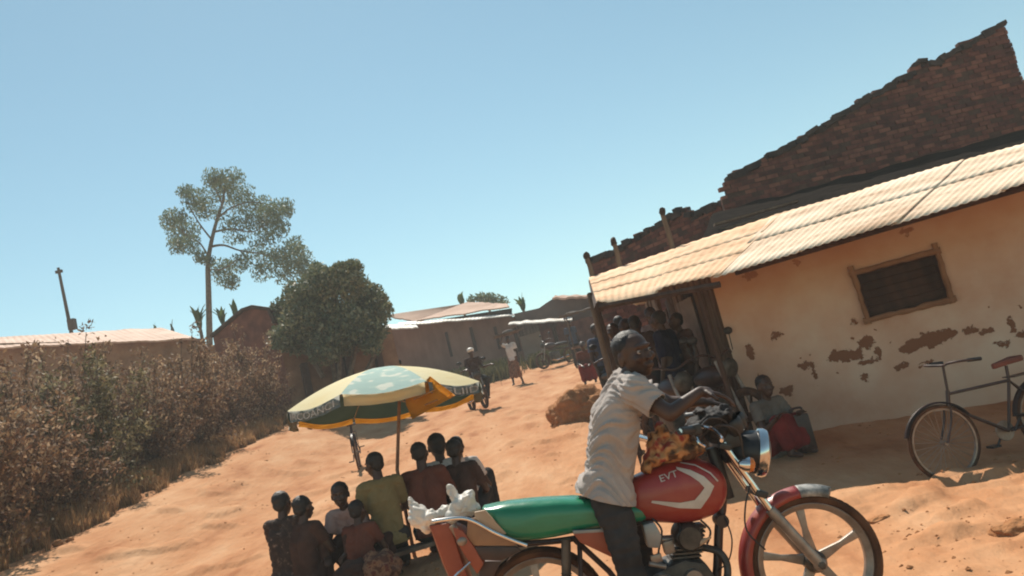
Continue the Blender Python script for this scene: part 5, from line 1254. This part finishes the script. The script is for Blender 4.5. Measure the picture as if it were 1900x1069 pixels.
        displace(bm, .0035, 40); obj('hair', bm, HAIR, root, smooth_='all')
    return root, P, hf
def ov(J, **k): J = dict(J); J.update(k); return J
# ---- the rider straddling the motorcycle
def X(px, py, lat): return tuple(B(px, py, lat))
RJ = dict(pelvis=X(1127, 893, .02), chest=X(1141, 780, .02), neck=X(1156, 708, .03), head=X(1176, 657, .05), shR=X(1178, 726, .18), shL=X(1162, 706, -.15), elR=X(1243, 768, .26), elL=X(1240, 748, -.17), wrR=X(1300, 726, .20), wrL=X(1306, 745, -.12),
          hiR=X(1126, 905, .10), hiL=X(1136, 900, -.08), knR=X(1156, 1005, .21), knL=X(1180, 1010, -.22), anR=X(1192, 1130, .26), anL=X(1215, 1130, -.26))
rb_ = V((B(1130, 895).x, BY, gnd(.3, BY)))
rider, RP, rhf = person(rb_, 0, .98, RJ, C_['rider'], C_['trous'], 'man in a crumpled pale grey shirt astride the red motorcycle, looking round at us', voxel=.0065, face=(.50, -.86, -.05), headup=(-.08, .0, 1), sleeve=.62, hs=1.06, curl=.28, fold=.010, wide=1.08, girth=.011, world=True, hdir=((.86, -.18, -.42), (-.35, 0, -.9)))
for k_ in (-1, 1):
    c = RP['head'] + rhf @ (V((k_ * .030, .084, .006)) * 1.04); bm = BM(); ball(bm, c - rhf @ V((0, .004, 0)), .0095, 14); e = obj('eye', bm, mat('eye_white_%d' % (k_ + 1), [(.34, .30, .27), (.38, .34, .30)], 3, .35), rider)
    bm = BM(); ball(bm, c + rhf @ V((0, .0025, 0)), .0056, 10); obj('iris', bm, M_['black'], e)

# ---- the group under the parasol, mostly seated with their backs to us
GR = 'people seated under the parasol'
def seat_person(px, py, Y, yaw, s, shirt, legs, label, h0=None, lean=.08, turn=0, **k):
    hp = at(px, py, Y); g = gnd(hp.x, hp.y); h = max(.10, (hp.z - g) / s - .735); J = SIT(h, lean); J = ov(J, **k.pop('J', {}))
    hd = Matrix.Rotation(radians(yaw), 3, 'Z') @ (V(J['head']) * s); loc = V((hp.x - hd.x, hp.y - hd.y, g))
    face = (sin(radians(turn)), cos(radians(turn)), -.1)
    person(loc, radians(yaw), s, J, shirt, legs, label, group=GR, face=face, **k)
    return loc, h * s
seats = []
seats.append(seat_person(524, 934, 7.45, -15, .90, C_['print_'], C_['dark'], 'seated person in a dark printed top, leftmost head of the group', hs=1.1, sleeve=.5))
seats.append(seat_person(563, 942, 7.35, -30, .88, C_['dark'], C_['dark'], 'seated person in plain dark brown, second head from the left', hs=1.1))
seats.append(seat_person(631, 918, 7.5, 165, .92, C_['pink'], C_['dark'], 'seated youth in a dusty pink shirt left of the yellow shirt', hs=1.1, turn=-20))
seats.append(seat_person(668, 968, 7.25, -20, .78, C_['maroon'], C_['dark'], 'small child in dark maroon crouched beside the youth in pink', hs=1.1))
seats.append(seat_person(694, 862, 7.5, 25, .96, C_['khaki'], C_['trous'], 'person in a khaki yellow shirt with faint print, back to us before the parasol pole', hs=1.02, lean=-.02, turn=-25, sleeve=.75, wide=.80, J=dict(knR=(.14, .25, .3), knL=(-.14, .25, .3), anR=(.14, .2, .08), anL=(-.14, .2, .08))))
seats.append(seat_person(779, 842, 7.75, -5, 1.0, C_['maroon'], C_['trous'], 'person with broad back in a maroon brown shirt right of the pole', hs=.98, wide=1.15, sleeve=.8))
seats.append(seat_person(811, 828, 8.35, 10, 1.05, C_['white'], C_['trous'], 'person in a white shirt, tallest head of the group', hs=1.12))
seats.append(seat_person(844, 836, 7.95, -12, .93, C_['dark'], C_['trous'], 'person in a dark shirt at the right end of the group', hs=1.08, sleeve=.7))
sp = at(874, 865, 8.25); seats.append(seat_person(858, 868, 8.6, -20, 1.0, C_['white'], C_['trous'], 'person in a white shirt mostly hidden at the right end of the group', hs=.9))
for i, (a, b, h) in enumerate([(0, 1, .3), (2, 3, .25), (4, 5, .42), (6, 7, .42)]):
    A, Bp = seats[a][0], seats[b][0]; h = min(seats[a][1], seats[b][1]) - .01; m = (A + Bp) / 2; z = max(.12, h - .02); d = (Bp - A); L_ = d.length + .4; rot = Matrix.Rotation(atan2(d.y, d.x), 3, 'Z'); g = gnd(m.x, m.y)
    t = thing('bench', (m.x, m.y, g), ['low wooden bench under the two leftmost sitters', 'low wooden bench under the youth in pink', 'wooden bench under the khaki and maroon shirts', 'wooden bench at the right end of the group'][i], 'bench', 'rough benches under the parasol')
    bm = BM(); box(bm, V((m.x, m.y, g + z - .02)), (L_, .24, .035), rot); obj('seat', bm, M_['wood'], t, smooth_=False)
    for q in (-1, 1): bm = BM(); box(bm, V((m.x, m.y, g + z / 2 - .03)) + rot @ V((q * (L_ / 2 - .1), 0, 0)), (.05, .2, z), rot); obj('leg', bm, M_['wood'], t, smooth_=False)
for (x, y, Y, r, m, lab) in ((700, 1055, 6.9, (.20, .16, .16), 'pattern', 'lumpy reddish brown sack of goods on the ground in front of the yellow shirt'), (655, 1062, 6.85, (.16, .14, .12), 'dark', 'dark bundle left of the olive sack at the bottom edge')):
    p = at(x, y, Y); g = gnd(p.x, p.y); bm = BM(); bmesh.ops.create_icosphere(bm, subdivisions=5, radius=1)
    for v in bm.verts: v.co = V((v.co.x * r[0], v.co.y * r[1], v.co.z * r[2])) * (1 + .18 * noise.noise(v.co * 2) + .06 * noise.noise(v.co * 6)) + V((p.x, p.y, max(g + r[2] * .8, p.z - .02)))
    tag(obj('sack', bm, C_[m], smooth_='all'), lab, 'sack')

# ---- people further up the road and along the shops
def stand_at(px, py, Y, yaw, s, shirt, legs, label, **k):
    p = at(px, py, Y) if Y else gpt(px, py); loc = V((p.x, p.y, gnd(p.x, p.y))); J = ov(STAND, **k.pop('J', {}))
    return person(loc, radians(yaw), s, J, shirt, legs, label, **k)
wl = stand_at(963, 714, 27, 160, .98, C_['white'], C_['pattern'], 'woman in white top and patterned skirt walking with a load on her head', voxel=.016, skirt=.45, J=dict(elR=(.30, .05, 1.52), wrR=(.16, .04, 1.72), anR=(.10, .20, .09), anL=(-.10, -.18, .09), knR=(.1, .13, .5)))
h = wl[1]['head']; ld = thing('head_load', h + V((0, 0, .12)), 'flat bundle of sticks and cloth carried on the woman\'s head', 'bundle')
bm = BM(); rr = random.Random(4)
for i in range(14): a = h + V((rr.uniform(-.45, -.3), rr.uniform(-.12, .12), .14 + rr.uniform(0, .08))); tube(bm, [a, a + V((rr.uniform(.7, .95), rr.uniform(-.1, .1), rr.uniform(.0, .08)))], .016, 6)
obj('sticks', bm, M_['wood'], ld); bm = BM(); ball(bm, h + V((.05, 0, .24)), (.2, .16, .09), 14); displace(bm, .03, 8); obj('cloth', bm, C_['grey'], ld)
stand_at(1076, 682, 0, 200, .98, C_['blue'], C_['trous'], 'man in slate blue standing up the road left of the shop row', voxel=.016)
q = gpt(1100, 712); person(V((q.x, q.y, q.z)), radians(170), .95, SIT(.30), C_['maroon'], C_['red'], 'woman in a faded red dress seated beside the earth heap', voxel=.014, skirt=.8, group=None)
q = at(884, 735, 21); g = gnd(q.x, q.y); Jr = ov(SIT(.80, .05), wrR=(.33, .50, 1.08), wrL=(-.33, .50, 1.08), anR=(.16, .16, .3), anL=(-.16, .16, .3), knR=(.2, .34, .75), knL=(-.2, .34, .75))
fr = person(V((q.x + .1, q.y - .1, g)), radians(200), .97, Jr, C_['dark'], C_['trous'], 'man in a white cap riding a motorcycle down the road beyond the parasol', voxel=.014, hair=False)
bm = BM(); hh = fr[1]['head']; ball(bm, hh + V((0, 0, .05)), (.095, .11, .07), 16); tag(obj('cap', bm, M_['white_tin']), 'white cap on the motorcyclist beyond the parasol', 'cap')
stand_at(1262, 735, 9.7, 55, .98, C_['navy'], C_['navy'], 'big man in black and navy, back to us, between the parked motorcycles', voxel=.010, sleeve=.95, wide=1.2)
stand_at(1236, 690, 11.2, 190, 1.0, C_['lilac'], C_['grey'], 'person in a pale lilac scarf at the shop planks behind the big man in navy', voxel=.012, skirt=.6)
stand_at(1128, 700, 13.2, 215, .95, C_['blue'], C_['trous'], 'person in dark blue at the end of the shop row beside the rider\'s head', voxel=.012)
stand_at(1186, 700, 11.8, 120, .95, C_['maroon'], C_['dark'], 'person in dark maroon standing between the lilac scarf and the dark blue figure', voxel=.014)
for q_ in ((1158, 690, 10.4, 150, .96, 'grey', 'dark', 'person in grey brown leaning at the left end of the porch'), (1206, 705, 10.2, -30, .98, 'dark', 'trous', 'dark clad person facing the plank wall, left of the big man in navy'), (1290, 720, 9.9, 110, .93, 'dark', 'dark', 'dark clad person at the plank wall beside the house corner'), (1172, 690, 13.0, 30, .97, 'navy', 'trous', 'person in navy in the shade at the far end of the porch')):
    stand_at(q_[0], q_[1], q_[2], q_[3], q_[4], C_[q_[5]], C_[q_[6]], q_[7], voxel=.012, group='people in the shade of the shop porch')
# person sitting on the ground against the plaster wall
hp = at(1415, 742, 8.35); g = gnd(hp.x, hp.y) + .0; s = .94
J = ov(SIT(max(.02, (hp.z - g) / s - .735), .05), knR=(.12, .27, .37), knL=(-.14, .25, .34), anR=(.10, .33, .07), anL=(-.10, .33, .07), wrR=(.18, .34, .42), wrL=(-.12, .34, .40))
person(V((hp.x, hp.y, g)), radians(205), s, J, C_['grey'], C_['red'], 'person in grey top and red wrap sitting against the plaster wall', voxel=.010, skirt=.75, face=(.2, 1, -.1), hs=1.05)
p = at(1488, 800, 8.2); r = thing('water_can', (p.x, p.y, gnd(p.x, p.y)), 'dark upright can against the wall beside the red wrap', 'can'); g = gnd(p.x, p.y)
bm = BM(); box(bm, (p.x, p.y, g + .20), (.16, .22, .38)); obj('can_body', bm, M_['frame'], r, bevel=.03); bm = BM(); tube(bm, spline([(p.x - .05, p.y, g + .39), (p.x - .05, p.y, g + .44), (p.x + .05, p.y, g + .44), (p.x + .05, p.y, g + .39)], 4), .012, 8); obj('handle', bm, M_['frame'], r)
# pole that leans at the far end of the shop and odds and ends hung from the eave
a, b = at(1094, 545, 10.0), at(1134, 705, 9.6); bm = BM(); tube(bm, [b - V((0, 0, .3)), b, a], .035, 8); tag(obj('leaning_pole', bm, M_['wood']), 'leaning wooden pole at the far end of the dusty tin roof', 'pole')
a = at(1186, 556, 9.7); bm = BM(); ball(bm, a, (.12, .09, .05), 14); displace(bm, .03, 9); tag(obj('hanging_bag', bm, M_['plastic_bag']), 'pale bag tucked under the edge of the dusty roof', 'bag')
# awning and stall at the far end of the shop row
s0 = at(1098, 645, 27); g = gnd(s0.x, s0.y); st = thing('market_stall', (s0.x, s0.y, g), 'dim stall of sticks with pale rags at the end of the shop row', 'stall')
for dx, dy in ((-.6, -.4), (.7, -.4), (-.6, .7), (.7, .7)): bm = BM(); tube(bm, [(s0.x + dx, s0.y + dy, g - .1), (s0.x + dx, s0.y + dy, g + 1.9)], .022, 6); obj('post', bm, M_['wood'], st)
bm = BM(); n_ = 12; rw = []
for i in range(n_ + 1): rw.append([bm.verts.new((s0.x - .8 + 1.7 * i / n_, s0.y - .7 + 1.6 * j / 6, g + 1.85 + .12 * noise.noise(V((i * .5, j * .7, 1))) + .08 * j / 6)) for j in range(7)])
for i in range(n_):
    for j in range(6): bm.faces.new((rw[i][j], rw[i + 1][j], rw[i + 1][j + 1], rw[i][j + 1]))
bmesh.ops.solidify(bm, geom=bm.faces[:], thickness=.03); obj('awning', bm, C_['grey'], st)
bm = BM(); box(bm, (s0.x, s0.y, g + .75), (1.3, .9, .05)); obj('table_top', bm, M_['wood'], st, smooth_=False)

# ------------------------------------------------------------------ thin dusty air
bm = BM(); bmesh.ops.create_cube(bm, size=1, matrix=Matrix.Translation((0, 190, 3.5)) @ Matrix.Diagonal((540, 440, 29, 1)))
hz = bpy.data.materials.new('dusty_air'); hz.use_nodes = True; nt = hz.node_tree; nt.nodes.remove(nt.nodes['Principled BSDF'])
pv = nt.nodes.new('ShaderNodeVolumePrincipled'); pv.inputs['Color'].default_value = (1, .96, .90, 1); pv.inputs['Density'].default_value = .0028; pv.inputs['Anisotropy'].default_value = 0
nt.links.new(pv.outputs[0], nt.nodes['Material Output'].inputs['Volume'])
h_ = obj('haze', bm, hz, smooth_=False); tag(h_, 'thin pale dusty air over the whole street', 'haze', kind='stuff')
